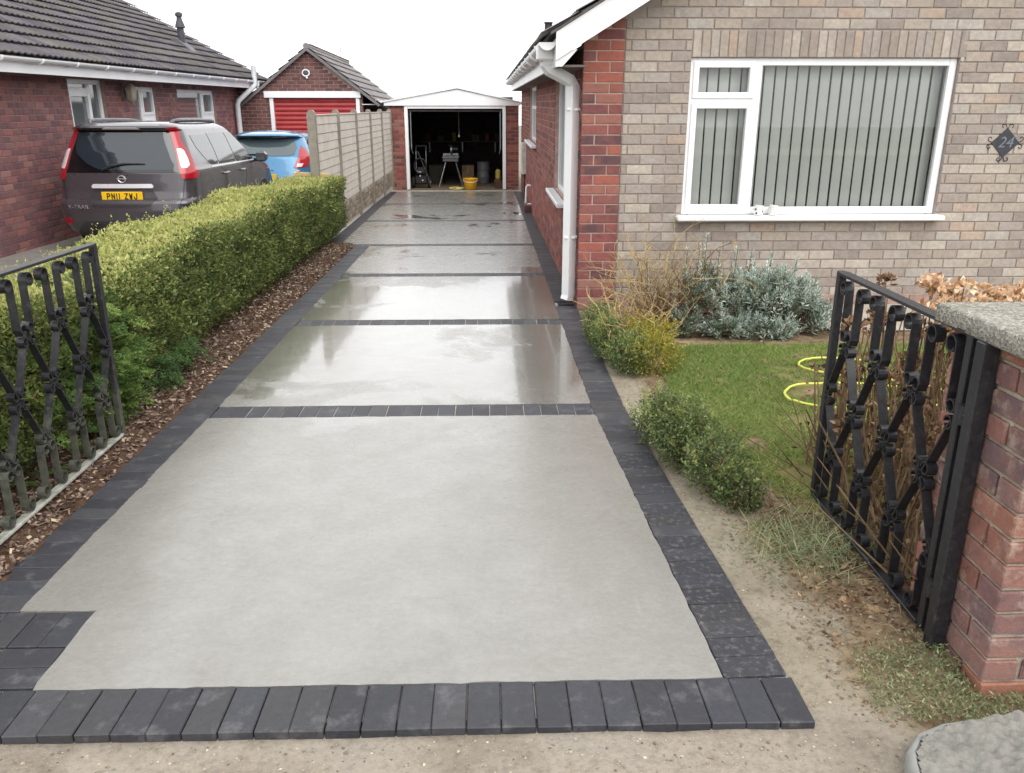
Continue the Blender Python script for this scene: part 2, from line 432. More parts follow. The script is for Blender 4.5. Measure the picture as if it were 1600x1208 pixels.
def car_paint(name, c, c2, flake=.4):
    t = NT(name); f = t.noise(1.2, 2)
    t.set(color=t.ramp(f, [(.3, c2), (.7, c)]), rough=t.ramp(t.noise(6, 4), [(.3, .34), (.7, .26)]), metal=flake, coat=1, coat_rough=.06)
    return t.m
PAINT_G = car_paint('grey_car_paint', (74,70,75), (66,62,68), .35)
PAINT_B = car_paint('blue_car_paint', (58,124,164), (46,110,152), .3)
def glassy(name, c, rough=.05, spec=.6):
    t = NT(name); t.set(color=lin(c), rough=rough, spec=spec, coat=.6, coat_rough=.03); return t.m
GLASS_D = glassy('dark_tinted_glass', (30,36,42))
GLASS_W = glassy('window_glass_dark', (40,46,50), .04)
GLASS_N = glassy('net_curtained_glass', (104,110,110), .06, .3)
LIGHT_R = glassy('red_lens', (158,12,30), .12)
LIGHT_W = glassy('clear_lens', (214,208,208), .2)
def clear_glass():
    t = NT('clear_pane'); t.set(color=(1, 1, 1, 1), rough=.0, trans=1.0, ior=1.0, spec=0)
    tr = t.n('BsdfTransparent', {'Color': (.93, .95, .95, 1)}); gl = t.n('BsdfGlossy', {'Color': (1, 1, 1, 1), 'Roughness': .015})
    fr = t.n('Fresnel', {'IOR': 1.5}); f2 = t.math('MULTIPLY', fr.outputs[0], 1.3, True)
    ms = t.n('MixShader', {'Fac': f2})
    t.t.links.new(tr.outputs[0], ms.inputs[1]); t.t.links.new(gl.outputs[0], ms.inputs[2]); t.t.links.new(ms.outputs[0], t.out.inputs[0])
    return t.m
PANE = clear_glass()
BLIND = plain('blind_fabric', (242,243,236), (234,235,228), 3, .9)
ROOMD = plain('dim_room_wall', (70,68,66), (60,58,56), 2, .9)
PLATE_Y = plain('yellow_plate', (236,190,30), (228,180,24), 6, .35)
PLATE_T = plain('plate_black', (22,22,24), rough=.5)
DOOR_R = plain('red_roller_door', (176,58,58), (160,50,52), 3, .45)
YELLOW_B = plain('yellow_bucket_plastic', (226,172,30), (210,156,24), 5, .4)
HOSE_Y = plain('yellow_hose_rubber', (204,208,96), (188,192,82), 12, .45)
WOOD = plain('sawn_timber', (196,172,128), (168,142,100), 10, .8, bump=.3)
MOUND = sand_mat('wet_mortar', (108,107,102), (132,130,124), (122,120,115), 7, False)
# ---------------------------------------------------------------- ground, drive, paving
def inpoly(x, y, poly):
    c = np.zeros(x.shape, bool); n = len(poly)
    for i in range(n):
        x0, y0 = poly[i]; x1, y1 = poly[(i+1) % n]
        hit = ((y0 > y) != (y1 > y)) & (x < (x1-x0)*(y-y0)/((y1-y0) if y1 != y0 else 1e-9)+x0)
        c ^= hit
    return c
def sheet(name, x0, x1, y0, y1, nx, ny, hfun, mat, poly=None, parent=None):
    xs = np.linspace(x0, x1, nx+1); ys = np.linspace(y0, y1, ny+1)
    m = MB(); vs = [(x, y, hfun(x, y)) for y in ys for x in xs]; fs = []
    for j in range(ny):
        for i in range(nx):
            if poly is not None:
                cx, cy = (xs[i]+xs[i+1])/2, (ys[j]+ys[j+1])/2
                if not inpoly(np.array([cx]), np.array([cy]), poly)[0]: continue
            a = j*(nx+1)+i; fs.append((a, a+1, a+nx+2, a+nx+1))
    m.add(vs, fs); o = m.build(name, mat, parent); o.data.shade_smooth(); return o
def sst(a, b, x):
    t = min(1, max(0, (x-a)/(b-a))); return t*t*(3-2*t)
def nz2(x, y, s, o=0): return mnoise.noise((x*s+o, y*s-o, .3+o))

g = MB(); g.add([(-120, -30, -.045), (120, -30, -.045), (120, 260, -.045), (-120, 260, -.045)], [(0, 1, 2, 3)])
tag(g.build('ground', sand_mat('far_ground', (112,110,100), (130,128,118), (122,120,108), 1.5, False)), kind='structure')
o = sheet('apron', -6, 6, -1.5, 2.1, 120, 60, lambda x, y: -.026+.006*nz2(x, y, 4)+.004*nz2(x, y, 17), SAND); tag(o, kind='structure')
rd0 = MB(); rd0.add([(-60, -9.5, -.03), (60, -9.5, -.03), (60, -1.6, -.03), (-60, -1.6, -.03)], [(0, 1, 2, 3)])
tag(rd0.build('unseen_road', plain('road_asphalt', (104,103,101), (88,87,86), 3, .9, bump=.5)), kind='structure')  # unseen street behind the camera, added to cool the window reflections
rd0 = MB(); rd0.box(-60, 60, -12.0, -9.5, -.04, .08); tag(rd0.build('unseen_pavement', PATHC), kind='structure')  # unseen far side of the street, added for the same reflections
o = sheet('neighbour_drive', -6.3, -2.72, 1.5, 24, 8, 30, lambda x, y: -.012+.006*nz2(x, y, 1), ROADG); tag(o, kind='structure')

def verge_mat():
    t = NT('verge_sand_and_earth'); x, y, z = t.xyz()
    a = t.noise(3.5, 6, .65); b = t.noise(42, 5, .7)
    edge = t.n('MapRange', {'Value': t.math('ADD', x, t.math('MULTIPLY', y, .055)), 'From Min': 1.12, 'From Max': 1.42, 'To Min': -.3, 'To Max': .3}).outputs[0]
    m = t.ramp(t.math('ADD', a, edge), [(.42, 0.0), (.62, 1.0)])
    sand = t.ramp(t.noise(5, 5), [(.3, (128,120,104)), (.7, (148,140,125))])
    earth = t.ramp(t.noise(6, 6, .7), [(.28, (80,66,52)), (.45, (116,99,79)), (.6, (142,125,101)), (.75, (130,106,86))])
    col = t.mix(m, sand, earth)
    col = t.mix(1.0, col, t.ramp(b, [(.28, (.62, .6, .58, 1)), (.5, (1, 1, 1, 1)), (.75, (1.14, 1.13, 1.1, 1))]), 'MULTIPLY')
    t.set(color=col, rough=.95, spec=.15)
    t.bump(b, .9, .008); t.bump(t.noise(10, 5), .6, .03)
    return t.m
def verge_h(x, y):
    e = edge_r(y)+.2 if y > 2.1 else .93
    base = -.028 + .026*sst(1.8, 2.25, y)
    up = sst(.03, .35, x-e)
    return base - .012*(1-up) + up*(.018*nz2(x, y, 3.1)+.014*nz2(x, y, 9.3, 3)+.010*nz2(x, y, 25, 5)+.012) * sst(1.6, 2.3, y)
def edge_r(y): return .605 + max(0, 4.6-y)*.0445
tag(sheet('verge', .66, 7.5, 1.55, 7.32, 190, 170, verge_h, verge_mat()), kind='structure')
LAWN = [(1.38,6.0),(7.4,6.0),(7.4,2.75),(2.2,2.9),(1.62,3.0),(1.36,3.2),(1.28,3.55),(1.2,4.2),(1.12,4.9),(1.2,5.5)]
def lawn_h(x, y): return max(verge_h(x, y), 0)*.4 + .012 + .012*nz2(x, y, 1.7)
tag(sheet('lawn', 1.0, 7.4, 2.7, 6.0, 128, 66, lawn_h, TURF, LAWN), kind='structure')
o = sheet('house_path', 2.75, 7.5, 6.35, 7.33, 20, 6, lambda x, y: .03, PATHC); tag(o, kind='structure')
o = sheet('soil_bed', -2.75, -1.83, 1.6, 11.6, 24, 160, lambda x, y: -.004+.022*sst(-1.86, -2.05, x)+.012*nz2(x, y, 8), SOILD); tag(o, kind='structure')

drive = MB(); drive.add([(-2.3, 1.97, -.012), (.925, 1.97, -.012), (.925, 2.1, -.012), (.812, 4.6, -.012), (.806, 7.3, -.012), (.80, 20.9, -.012), (-2.5, 20.9, -.012), (-2.3, 11.2, -.012), (-1.84, 11.2, -.012), (-1.84, 2.6, -.012), (-2.3, 2.6, -.012)], [tuple(range(11))])
drive = tag(drive.build('driveway', CEMENT), kind='structure')

def slab(poly):
    """one poured bay: flat top with a slightly ragged rim where the float met the blocks"""
    rim = []
    n = len(poly)
    for i in range(n):
        a = Vector(poly[i]+(0,)); b = Vector(poly[(i+1) % n]+(0,)); k = max(2, int((b-a).length/.035))
        nrm = Vector((b-a).yxz); nrm = Vector((nrm.x, -nrm.y, 0)).normalized()
        for q in range(k):
            p = a.lerp(b, q/k); p += nrm*(.005 + .006*mnoise.noise((p.x*11, p.y*11, 2)) + .004*mnoise.noise((p.x*45, p.y*45, 5)))
            rim.append(p)
    m = MB(); N = len(rim)
    vs = [(p.x, p.y, .0022) for p in rim] + [(p.x, p.y, -.03) for p in rim]
    m.add(vs, [tuple(range(N))] + [(i, N+i, N+(i+1) % N, (i+1) % N) for i in range(N)])
    return m.build('concrete_slab', CONC, drive, fixn=True)
BANDS = [(4.51, 4.71), (6.75, 6.95), (9.0, 9.2), (11.3, 11.5), (14.15, 14.35), (17.1, 17.3)]
def edge_l(y): return -1.637 if y < 11.4 else -2.06-.016*(y-11.5)
gp = .004
slab([(-1.398, 2.124), (edge_r(2.135)-gp, 2.124), (edge_r(4.505), 4.505), (-1.637, 4.505), (-1.665, 2.552), (-1.395, 2.546)])
ys = [(BANDS[i][1]+gp, BANDS[i+1][0]-gp) for i in range(5)] + [(17.304, 20.28)]
for (a, b) in ys:
    slab([(edge_l(a+.05), a), (.603, a), (.603, b), (edge_l(b-.05 if b < 12 else b), b)])

blocks = []            # (x, y, rotation, material)
bl = MB(); bl.box(-.0992, .0992, -.049, .049, -.055, .0005, .0028)
bmeshes = {}
def bmesh_for(mat):
    if mat.name not in bmeshes: bmeshes[mat.name] = bl.mesh('paving_block', mat)
    return bmeshes[mat.name]
P = .1008
H = math.pi/2
x = .93-.05
while x > -2.2:
    blocks.append((x, 2.022+.008*(x)*.0, H, BLOCK)); x -= P
y = 2.18
while y < 20.3:
    if not (7.50 < y < 7.66):
        e = edge_r(y); blocks.append((e+.103+(.002 if y < 7 else 0), y, .0445*1.0 if y < 4.55 else 0, BLOCK_D if random.random() < min(1, max(0, (4.9-y)/2.4)) else BLOCK))
    y += P
y = 2.597
while y < 11.28:
    blocks.append((-1.742 - (.025*sst(3.4, 2.6, y)), y, 0, BLOCK)); y += P
y = 11.56
while y < 20.3:
    blocks.append((edge_l(y)-.106, y, .016, BLOCK)); y += P
for i, (a, b) in enumerate(BANDS):
    xl = edge_l(a) if i != 3 else -2.06
    if i >= 4: xl = edge_l(a)
    nb0 = round((.604-xl)/.1025); pb0 = (.604-xl)/nb0
    for q in range(nb0): blocks.append((.604-(q+.5)*pb0, (a+b)/2, H, BLOCK))
for k in range(7):
    blocks.append((-1.45-k*P, 2.441, H, BLOCK))
for j in range(2):
    for k in range(4):
        blocks.append((-1.505-k*.2055-.0*j, 2.18+j*P+.003, 0, BLOCK_R if (j == 1 and k == 1) else BLOCK))
blocks.sort(key=lambda b: b[0]**2+b[1]**2)
far = MB()
for i, (x, y, r, m) in enumerate(blocks):
    jr = r+random.gauss(0, .004); z = random.gauss(0, .0007); dx = random.gauss(0, .0008)
    if i < 300:
        ob = link('paving_block', bmesh_for(m), drive, (x+dx, y, z), (random.gauss(0, .004), random.gauss(0, .004), jr))
    else:
        M_ = Matrix.Translation((x+dx, y, z)) @ Matrix.Rotation(jr, 4, 'Z')
        far.add([M_ @ Vector(v) for v in bl.v], bl.f)
tag(far.build('paving_block', BLOCK_A, drive, rnd=True), kind='stuff')
for i, (a, b) in enumerate(BANDS):
    fl_ = MB(); xl = edge_l(a) if i != 3 else -2.06; fl_.box(xl+.005, .602, a+.004, b-.004, -.03, -.0036); fl_.build('joint_mortar', CEMENT, drive)
# threshold strip before the garage floor
th = MB(); th.box(-2.4, .79, 20.30, 20.485, -.04, .012, .005); th.build('threshold', CEMENT, drive)
# gully grate under the downpipe
gm = MB(); gm.box(.64, .80, 7.51, 7.65, -.03, -.002)
for k in range(6): gm.box(.655+k*.024, .665+k*.024, 7.52, 7.64, -.004, .006, .001)
gm.box(.64, .80, 7.505, 7.52, -.01, .008, .002); gm.box(.64, .80, 7.64, 7.655, -.01, .008, .002)
tag(gm.build('gully_grate', BLACK_PL), 'black slotted gully grate at the foot of the white downpipe', 'grate')
# loose grit swept onto the sand and the front edge
def pebbles(name, n, fx, parent=None, smin=.003, smax=.009, mat=None, label=None):
    ico = np.array([(1,0,0),(-1,0,0),(0,1,0),(0,-1,0),(0,0,1),(0,0,-1)], float)
    tri = [(0,2,4),(2,1,4),(1,3,4),(3,0,4),(2,0,5),(1,2,5),(3,1,5),(0,3,5)]
    V = np.empty((n*8, 3, 3)); rn = np.empty(n*8)
    for i in range(n):
        x, y, z = fx(); s = random.uniform(smin, smax)*np.array([random.uniform(.6, 1.3), random.uniform(.6, 1.3), random.uniform(.4, .8)])
        a = random.uniform(0, 6.28); rot = np.array([[math.cos(a), -math.sin(a), 0], [math.sin(a), math.cos(a), 0], [0, 0, 1]])
        p = (ico*s*rng.uniform(.8, 1.2, (6, 1)))@rot.T + (x, y, z)
        for k, t in enumerate(tri): V[i*8+k] = p[list(t)]
        rn[i*8:i*8+8] = random.random()
    return quads_mesh(name, V, mat, parent, rn, 'stuff', 3)
GRIT = leaf_mat('grit', [(0, (84,74,62)), (.5, (126,115,99)), (.9, (148,138,123)), (1, (174,166,152))], .9, 0, .2)
def fx1():
    x = random.uniform(-1.6, 1.4); y = 1.9-abs(random.gauss(0, .16)); return (x, y, -.025+.006*nz2(x, y, 4)+.004*nz2(x, y, 17))
tag(pebbles('grit', 900, fx1, mat=GRIT, smin=.0015, smax=.006), 'loose pale grit lying on the sandy apron before the drive', 'grit')
def fx2():
    y = random.uniform(1.95, 6); e = edge_r(y)+.2; x = e+.02+abs(random.gauss(0, .3)); return (x, y, verge_h(x, y)+.001)
tag(pebbles('grit', 1100, fx2, mat=GRIT, smin=.0015, smax=.006), 'loose grit on the sandy strip beside the right border', 'grit')
def fx3():
    while True:
        x = 1.32+random.gauss(0, .22); y = random.uniform(1.92, 3.5); e = edge_r(y)+.2
        if x > e+.12: return (x, y, verge_h(x, y)+.001)
CRUMB = leaf_mat('earth_crumb', [(0, (92,78,62)), (.4, (118,102,82)), (.8, (138,122,100)), (1, (152,140,120))], .95, 0, .1, 1.0)
tag(pebbles('earth_crumbs', 4200, fx3, mat=CRUMB, smin=.0015, smax=.009), 'crumbled brown earth and small stones around the right gate', 'earth')
# bark chips under the hedge
n = 10500
x = rng.uniform(-2.62, -1.845, n); x = np.where(rng.random(n) < .7, rng.uniform(-2.25, -1.845, n), x); y = 2.2+9.2*rng.random(n)**1.35
z = np.array([-.002+.022*sst(-1.86, -2.05, a)+.012*nz2(a, b, 8) for a, b in zip(x, y)])+rng.uniform(.0, .014, n)
Pp = np.stack([x, y, z], 1); D = rng.normal(size=(n, 3)); D[:, 2] *= .35; D = unit(D)
S = rng.normal(size=(n, 3)); S[:, 2] *= .35; S = unit(np.cross(np.cross(D, S), D)); L = rng.uniform(.012, .036, n)[:, None]; Wd = rng.uniform(.007, .017, n)[:, None]
V = np.stack([Pp-D*L/2-S*Wd/2, Pp+D*L/2-S*Wd*.4, Pp+D*L*.45+S*Wd/2, Pp-D*L*.4+S*Wd*.45], 1)
tag(quads_mesh('bark_chips', V, CHIPS, None, rng.random(n), 'stuff'), 'brown bark chips and dead leaves along the foot of the hedge', 'bark chips')
# ---------------------------------------------------------------- brick and tile builders
def brick_geo(w, h, proud=.008, c=.003, jit=0):
    x, z = w/2, h/2
    j = lambda: random.uniform(-jit, jit)
    vs = [(-x, 0, -z), (x, 0, -z), (x, 0, z), (-x, 0, z), (-x, -proud+c, -z), (x, -proud+c, -z), (x, -proud+c, z), (-x, -proud+c, z),
          (-x+c+j(), -proud, -z+c+j()), (x-c+j(), -proud, -z+c+j()), (x-c+j(), -proud, z-c+j()), (-x+c+j(), -proud, z-c+j())]
    fs = [(8, 9, 10, 11), (4, 5, 9, 8), (5, 6, 10, 9), (6, 7, 11, 10), (7, 4, 8, 11), (0, 1, 5, 4), (1, 2, 6, 5), (2, 3, 7, 6), (3, 0, 4, 7)]
    return vs, fs
_bm = {}
def brick_mesh(w, h, mat, proud):
    k = (round(w, 2), round(h, 3), mat.name, proud, random.randrange(3))
    if k not in _bm:
        m = MB(); m.add(*brick_geo(w, h, proud, jit=.0015)); _bm[k] = m.mesh('brick', mat)
    return _bm[k]
def layout(u0, u1, z0, z1, L, Hc, holes=(), keep=None, joint=.011, shift=0.0, first=None):
    """stretcher bond: list of (u centre, z centre, width, height) clipped to holes"""
    out = []; row = 0; z = z0
    while z < z1-.02:
        h = min(Hc, z1-z); u = u0 - (L/2 if (row % 2) else 0) + shift
        while u < u1-.005:
            a, b = max(u, u0), min(u+L, u1); segs = [(a, b)]
            for (h0, h1, g0, g1) in holes:
                if z+h*.5 > g0 and z+h*.5 < g1:
                    ns = []
                    for (p, q) in segs:
                        if q <= h0 or p >= h1: ns.append((p, q)); continue
                        if p < h0: ns.append((p, h0))
                        if q > h1: ns.append((h1, q))
                    segs = ns
            for (p, q) in segs:
                if q-p > .035 and (keep is None or keep((p+q)/2, z+h/2)):
                    out.append(((p+q)/2, z+h/2, q-p-joint, h-joint))
            u += L
        z += Hc; row += 1
    return out
def lay_bricks(wall, items, org, theta, mat, mat_far, nobj, key, proud=.008):
    """bricks in local wall frame: u along the wall, face normal = -y rotated by theta; first nobj by key are objects"""
    items = sorted(items, key=key); c, s = math.cos(theta), math.sin(theta); far = MB()
    for i, (u, z, w, h) in enumerate(items):
        p = (org[0]+c*u, org[1]+s*u, org[2]+z)
        if i < nobj:
            link('brick', brick_mesh(w, h, mat, proud), wall, p, (random.gauss(0, .003), random.gauss(0, .003), theta))
        else:
            vs, fs = brick_geo(w, h, proud, jit=.0015)
            far.add([(p[0]+c*v[0]-s*v[1], p[1]+s*v[0]+c*v[1], p[2]+v[2]) for v in vs], fs)
    if far.v: tag(far.build('brick', mat_far, wall, rnd=True), kind='stuff')

def tile_geo(w=.3, ln=.37, waves=2, amp=.016, th=.018, lift=.022):
    n = 8; vs = []; 
    for k in range(n+1):
        x = w*k/n; hgt = amp*max(0, math.sin(math.pi*2*waves*(k/n)-.6))
        vs += [(x, 0, lift+hgt), (x, ln, hgt*.7), (x, .0, lift+hgt-th)]
    fs = []
    for k in range(n):
        a, b = k*3, k*3+3; fs += [(a, b, b+1, a+1), (a+2, b+2, b, a)]
    return vs, fs
def lay_tiles(roof, org, a, b, ncol, nrow, w, gauge, mat, mat_far, nobj, key=None, waves=2, amp=.016, skip=None, lift=.022):
    a = Vector(a).normalized(); b = Vector(b).normalized(); nn = a.cross(b)
    vs, fs = tile_geo(w*.99, gauge*1.12, waves, amp, lift=lift)
    tm = MB(); tm.add(vs, fs); tmesh = tm.mesh('roof_tile', mat)
    rot = Matrix((a, b, nn)).transposed(); e = rot.to_euler(); far = MB(); cells = []
    for r in range(nrow):
        for q in range(ncol):
            p = Vector(org) + a*(q*w) + b*(r*gauge)
            if skip and skip(p): continue
            cells.append((p, r, q))
    if key: cells.sort(key=lambda t: key(t[0]))
    for i, (p, r, q) in enumerate(cells):
        p = p + nn*random.uniform(0, .004)
        if i < nobj: link('roof_tile', tmesh, roof, p, e)
        else: far.add([p + rot @ Vector(v) for v in vs], fs)
    if far.v: tag(far.build('roof_tile', mat_far, roof, rnd=True), kind='stuff')

def window(parent, name, x0, x1, z0, z1, yf, theta_pos, frame_w=.055, depth=.07, bars=(), pane_mat=None, casements=()):
    """frame in the wall's own frame (u along, z up, front at yf); theta_pos(u,y,z)->local xyz"""
    def bx(m, a, b, y0, y1, c, d, ch=.006):
        t = MB(); t.box(a, b, y0, y1, c, d, ch); m.add([theta_pos(*v) for v in t.v], t.f)
    fm = MB()
    bx(fm, x0, x0+frame_w, yf, yf+depth, z0, z1); bx(fm, x1-frame_w, x1, yf, yf+depth, z0, z1)
    bx(fm, x0+frame_w, x1-frame_w, yf+.001, yf+depth, z0, z0+frame_w); bx(fm, x0+frame_w, x1-frame_w, yf+.001, yf+depth, z1-frame_w, z1)
    for (a, b, c, d) in bars: bx(fm, a, b, yf+.002, yf+depth-.002, c, d)
    wn = fm.build(name, WHITE, parent)
    for (a, b, c, d) in casements:                       # opening lights: a proud inner sash
        sm = MB(); w = .05
        bx(sm, a, a+w, yf-.014, yf+.04, c, d); bx(sm, b-w, b, yf-.014, yf+.04, c, d)
        bx(sm, a+w, b-w, yf-.013, yf+.04, c, c+w); bx(sm, a+w, b-w, yf-.013, yf+.04, d-w, d)
        sm.build('sash', WHITE, wn)
    pm = MB(); pm.add([theta_pos(x0+.02, yf+.035, z0+.02), theta_pos(x1-.02, yf+.035, z0+.02), theta_pos(x1-.02, yf+.035, z1-.02), theta_pos(x0+.02, yf+.035, z1-.02)], [(0, 1, 2, 3)])
    pm.build('pane', pane_mat or PANE, wn)
    return wn

# ---------------------------------------------------------------- main bungalow on the right
HO = (.79, 7.33, 0)
house = thing('bungalow', 'pale brick bungalow with red brick corner pier and wide front window', 'house', HO, (R(1.0), 0, 0))
RIDGE_X, SL = 4.9, .600
def roof_z(x): return 2.20 + (min(x, 2*RIDGE_X-x)-.557)*SL
def L(v): return (v[0]-HO[0], v[1]-HO[1], v[2]-HO[2])
wx0, wx1, wz0, wz1 = 1.705, 3.985, .845, 2.145
# front wall: mortar backing as panels round the window
fw = MB(); yb0, yb1 = 7.368, 7.55
fw.box(1.14, wx0, yb0, yb1, -.1, 2.30); fw.box(wx1, 9.2, yb0, yb1, -.1, 2.30); fw.box(wx0, wx1, yb0, yb1, -.1, wz0-.03); fw.box(wx0, wx1, yb0, yb1, wz1, 2.30)
fw.prism([(.82, 2.3), (9.0, 2.3), (RIDGE_X, 4.75)], 1, yb0, yb1)
front = fw.build('front_wall', MORTAR, house, HO)
holes = [(wx0, wx1, wz0-.03, 2.36)]
keep = lambda u, z: z < roof_z(u)-.12 and u < 9
pale = layout(1.142, 8.99, -.06, 4.6, .2265, .0835, holes, keep, shift=-.06)
lint = []
u = wx0+.002
while u < wx1-.02:
    lint.append((u+.0375, 2.25, .065, .205)); u += .0752
def kf(it):
    u, z = it[0], it[1]
    return 0 if (1.1 < u < 5.0 and z > .25) else 1
# the 300 that show largest: those in the frame first
vis = [i for i in pale if i[0] < 4.9 and i[1] > .05 and i[1] < 2.75]; rest = [i for i in pale if i not in vis]
lay_bricks(front, vis, (-HO[0], yb0-HO[1], 0), 0, BR_PALE, BR_PALE_A, 180, lambda t: (t[0]-2.6)**2*.5+(t[1]-1.3)**2)
lay_bricks(front, rest, (-HO[0], yb0-HO[1], 0), 0, BR_PALE, BR_PALE_A, 0, lambda t: t[0])
lay_bricks(front, lint, (-HO[0], yb0-HO[1], 0), 0, BR_PALE, BR_PALE_A, 60, lambda t: t[0])
# red corner pier
pm = MB(); pm.box(.798, 1.132, 7.338, 7.56, -.1, 2.42); pier = pm.build('corner_pier', MORTAR_P, house, HO)
pb = []; z = -.06; row = 0
while z < 2.45:
    a, b, c = (.79, .905, 1.14) if row % 2 == 0 else (.79, 1.02, 1.14)
    for (p, q) in ((a, b), (b, c)):
        if z+.04 < roof_z((p+q)/2)-.06: pb.append(((p+q)/2, z+.042, q-p-.011, .0725))
    z += .0835; row += 1
lay_bricks(pier, pb, (-HO[0], 7.338-HO[1], 0), 0, BR_RED, BR_RED_A, 60, lambda t: t[0])
# side wall along the drive (faces -X): u runs towards -Y
sw = MB(); S1 = (8.72, 10.32, .80, 2.06); S2 = (14.3, 16.7, 1.12, 2.06)
for (a, b, c, d) in [(7.56, S1[0], -.35, 2.25), (S1[1], S2[0], -.35, 2.25), (S2[1], 20.7, -.35, 2.25), (S1[0], S1[1], -.35, S1[2]), (S1[0], S1[1], S1[3], 2.25), (S2[0], S2[1], -.35, S2[2]), (S2[0], S2[1], S2[3], 2.25)]:
    sw.box(.80, 1.0, a, b, c, d)
side = sw.build('side_wall', MORTAR_P, house, HO)
its = layout(-20.7, -7.332, -.36, 2.22, .2265, .0835, [(-S1[1], -S1[0], S1[2], S1[3]), (-S2[1], -S2[0], S2[2], S2[3])])
lay_bricks(side, its, (.80-HO[0], -HO[1], 0), -H, BR_RED, BR_RED_A, 0, lambda t: 0)
# the plinth strip
pl = MB(); pl.box(1.15, 9.0, 7.335, 7.36, -.1, .12, .004); pl.build('plinth', MORTAR_D, house, HO)
# side windows
sp = lambda u, y, z: (.80+y-HO[0], -u-HO[1], z)
for (a, b, c, d, bars) in [(S1[0], S1[1], S1[2], S1[3], [(-9.6, -9.53, .86, 2.0)]), (S2[0], S2[1], S2[2], S2[3], [(-15.1, -15.03, 1.18, 2.0), (-16.7, -15.1, 1.68, 1.74)])]:
    window(house, 'side_window', -b, -a, c, d, .045, sp, bars=bars, pane_mat=GLASS_W)
    sl = MB(); sl.box(.70, .845, a-.06, b+.06, c-.05, c-.002, .008); sl.build('window_sill', WHITE, house, HO)
# front window
fp = lambda u, y, z: (u-HO[0], y-HO[1], z)
mx0, mx1, tz = 2.255, 2.325, 1.80
wn = window(house, 'front_window', wx0, wx1, wz0, wz1, 7.395, fp, .062, .07, [(mx0, mx1, wz0+.06, wz1-.06), (wx0+.06, mx0, tz-.03, tz+.035)],
            casements=[(wx0+.03, mx0+.01, wz0+.035, tz-.012), (wx0+.03, mx0+.01, tz+.02, wz1-.03)])
sl = MB(); sl.box(1.655, 4.035, 7.255, 7.40, wz0-.045, wz0-.002, .01); sl.build('window_sill', WHITE, house, HO)
# dim room behind the window
rm = MB(); rm.box(1.3, 6.5, 11.6, 11.7, .0, 2.4); rm.box(1.2, 1.3, 7.56, 11.6, .0, 2.4); rm.box(6.5, 6.6, 7.56, 11.6, .0, 2.4)
rm.box(1.2, 6.6, 7.56, 11.7, -.05, .0); rm.box(1.2, 6.6, 7.56, 11.7, 2.4, 2.45); rm.box(wx0-.02, wx1+.02, 7.47, 7.8, wz0-.03, wz0+.005)
rm.build('room', ROOMD, house, HO)
# roof: bargeboards, soffits, fascia, tiles
def slope_poly(x0, x1, lo, hi, mirror=False):
    q = [(x0, roof_z(x0)+lo), (x1, roof_z(x1)+lo), (x1, roof_z(x1)+hi), (x0, roof_z(x0)+hi)]
    return [(2*RIDGE_X-a, b) for a, b in q][::-1] if mirror else q
for mir in (False, True):
    bb = MB(); bb.prism(slope_poly(.545, RIDGE_X, -.085, .125, mir), 1, 7.075, 7.098); bb.build('bargeboard', WHITE, house, HO, fixn=True)
    so = MB(); so.prism(slope_poly(.60, RIDGE_X, -.03, -.012, mir), 1, 7.1, 7.37); so.build('soffit', WHITE_OLD, house, HO, fixn=True)
    dk = MB(); dk.prism(slope_poly(.50, RIDGE_X, .13, .15, mir), 1, 7.06, 20.9); rf = dk.build('roof', TILE_G, house, HO, fixn=True)
    ang = math.atan(SL); c_, s_ = math.cos(ang), math.sin(ang)
    if not mir: lay_tiles(rf, L((.44, 20.9, roof_z(.44)+.155)), (0, -1, 0), (c_, 0, s_), 46, 16, .302, .325, TILE_G, TILE_A, 6, key=lambda p: p.z-p.y*.001+abs(p.y)*.5)
    else: lay_tiles(rf, L((2*RIDGE_X-.44, 7.02, roof_z(.44)+.155)), (0, 1, 0), (-c_, 0, s_), 46, 16, .302, .325, TILE_G, TILE_A, 0)
bo = MB(); bo.prism([(.548, 2.062), (.60, 2.062), (.72, 2.19), (.548, 2.19)], 1, 7.099, 7.12); bo.build('box_end', WHITE, house, HO, fixn=True)
fa = MB(); fa.box(.545, .567, 7.10, 20.85, 2.06, 2.27); fa.build('fascia', WHITE, house, HO)
so = MB(); so.box(.567, .80, 7.13, 20.85, 2.06, 2.075); so.build('soffit', plain('brown_soffit', (120,110,106), (96,88,84), 5, .8), house, HO)
def gutter(parent, x, y0, y1, z, r, off, out=-1, brackets=(), mat=WHITE):
    m = MB(); n = 8; vs = []
    for y in (y0, y1):
        for k in range(n+1):
            t = math.pi*k/n; vs.append((x-math.cos(t)*r, y, z-math.sin(t)*r*.9))
        for k in range(n, -1, -1):
            t = math.pi*k/n; vs.append((x-math.cos(t)*(r-.006), y, z-math.sin(t)*(r*.9-.006)))
    N = 2*(n+1); fs = [(i, (i+1) % N, N+(i+1) % N, N+i) for i in range(N)] + [tuple(range(n+1)), tuple(range(N, N+n+1))]
    m.add(vs, fs); g = m.build('gutter', mat, parent, off, fixn=True); g.data.shade_flat()
    for y in brackets:
        b = MB(); b.tube([(x-math.cos(math.pi*k/8)*(r+.006), y, z-math.sin(math.pi*k/8)*(r*.9+.006)) for k in range(9)], .014, 5); b.build('gutter_bracket', mat, g, off)
    return g
gutter(house, .48, 7.14, 20.9, 2.245, .068, HO, brackets=[7.6+i*1.0 for i in range(13)])
def square_pipe(parent, path, w, mat, off, name='downpipe'):
    m = MB(); m.tube(path, w*.7071, 4); o = m.build(name, mat, parent, off); o.data.shade_flat(); return o
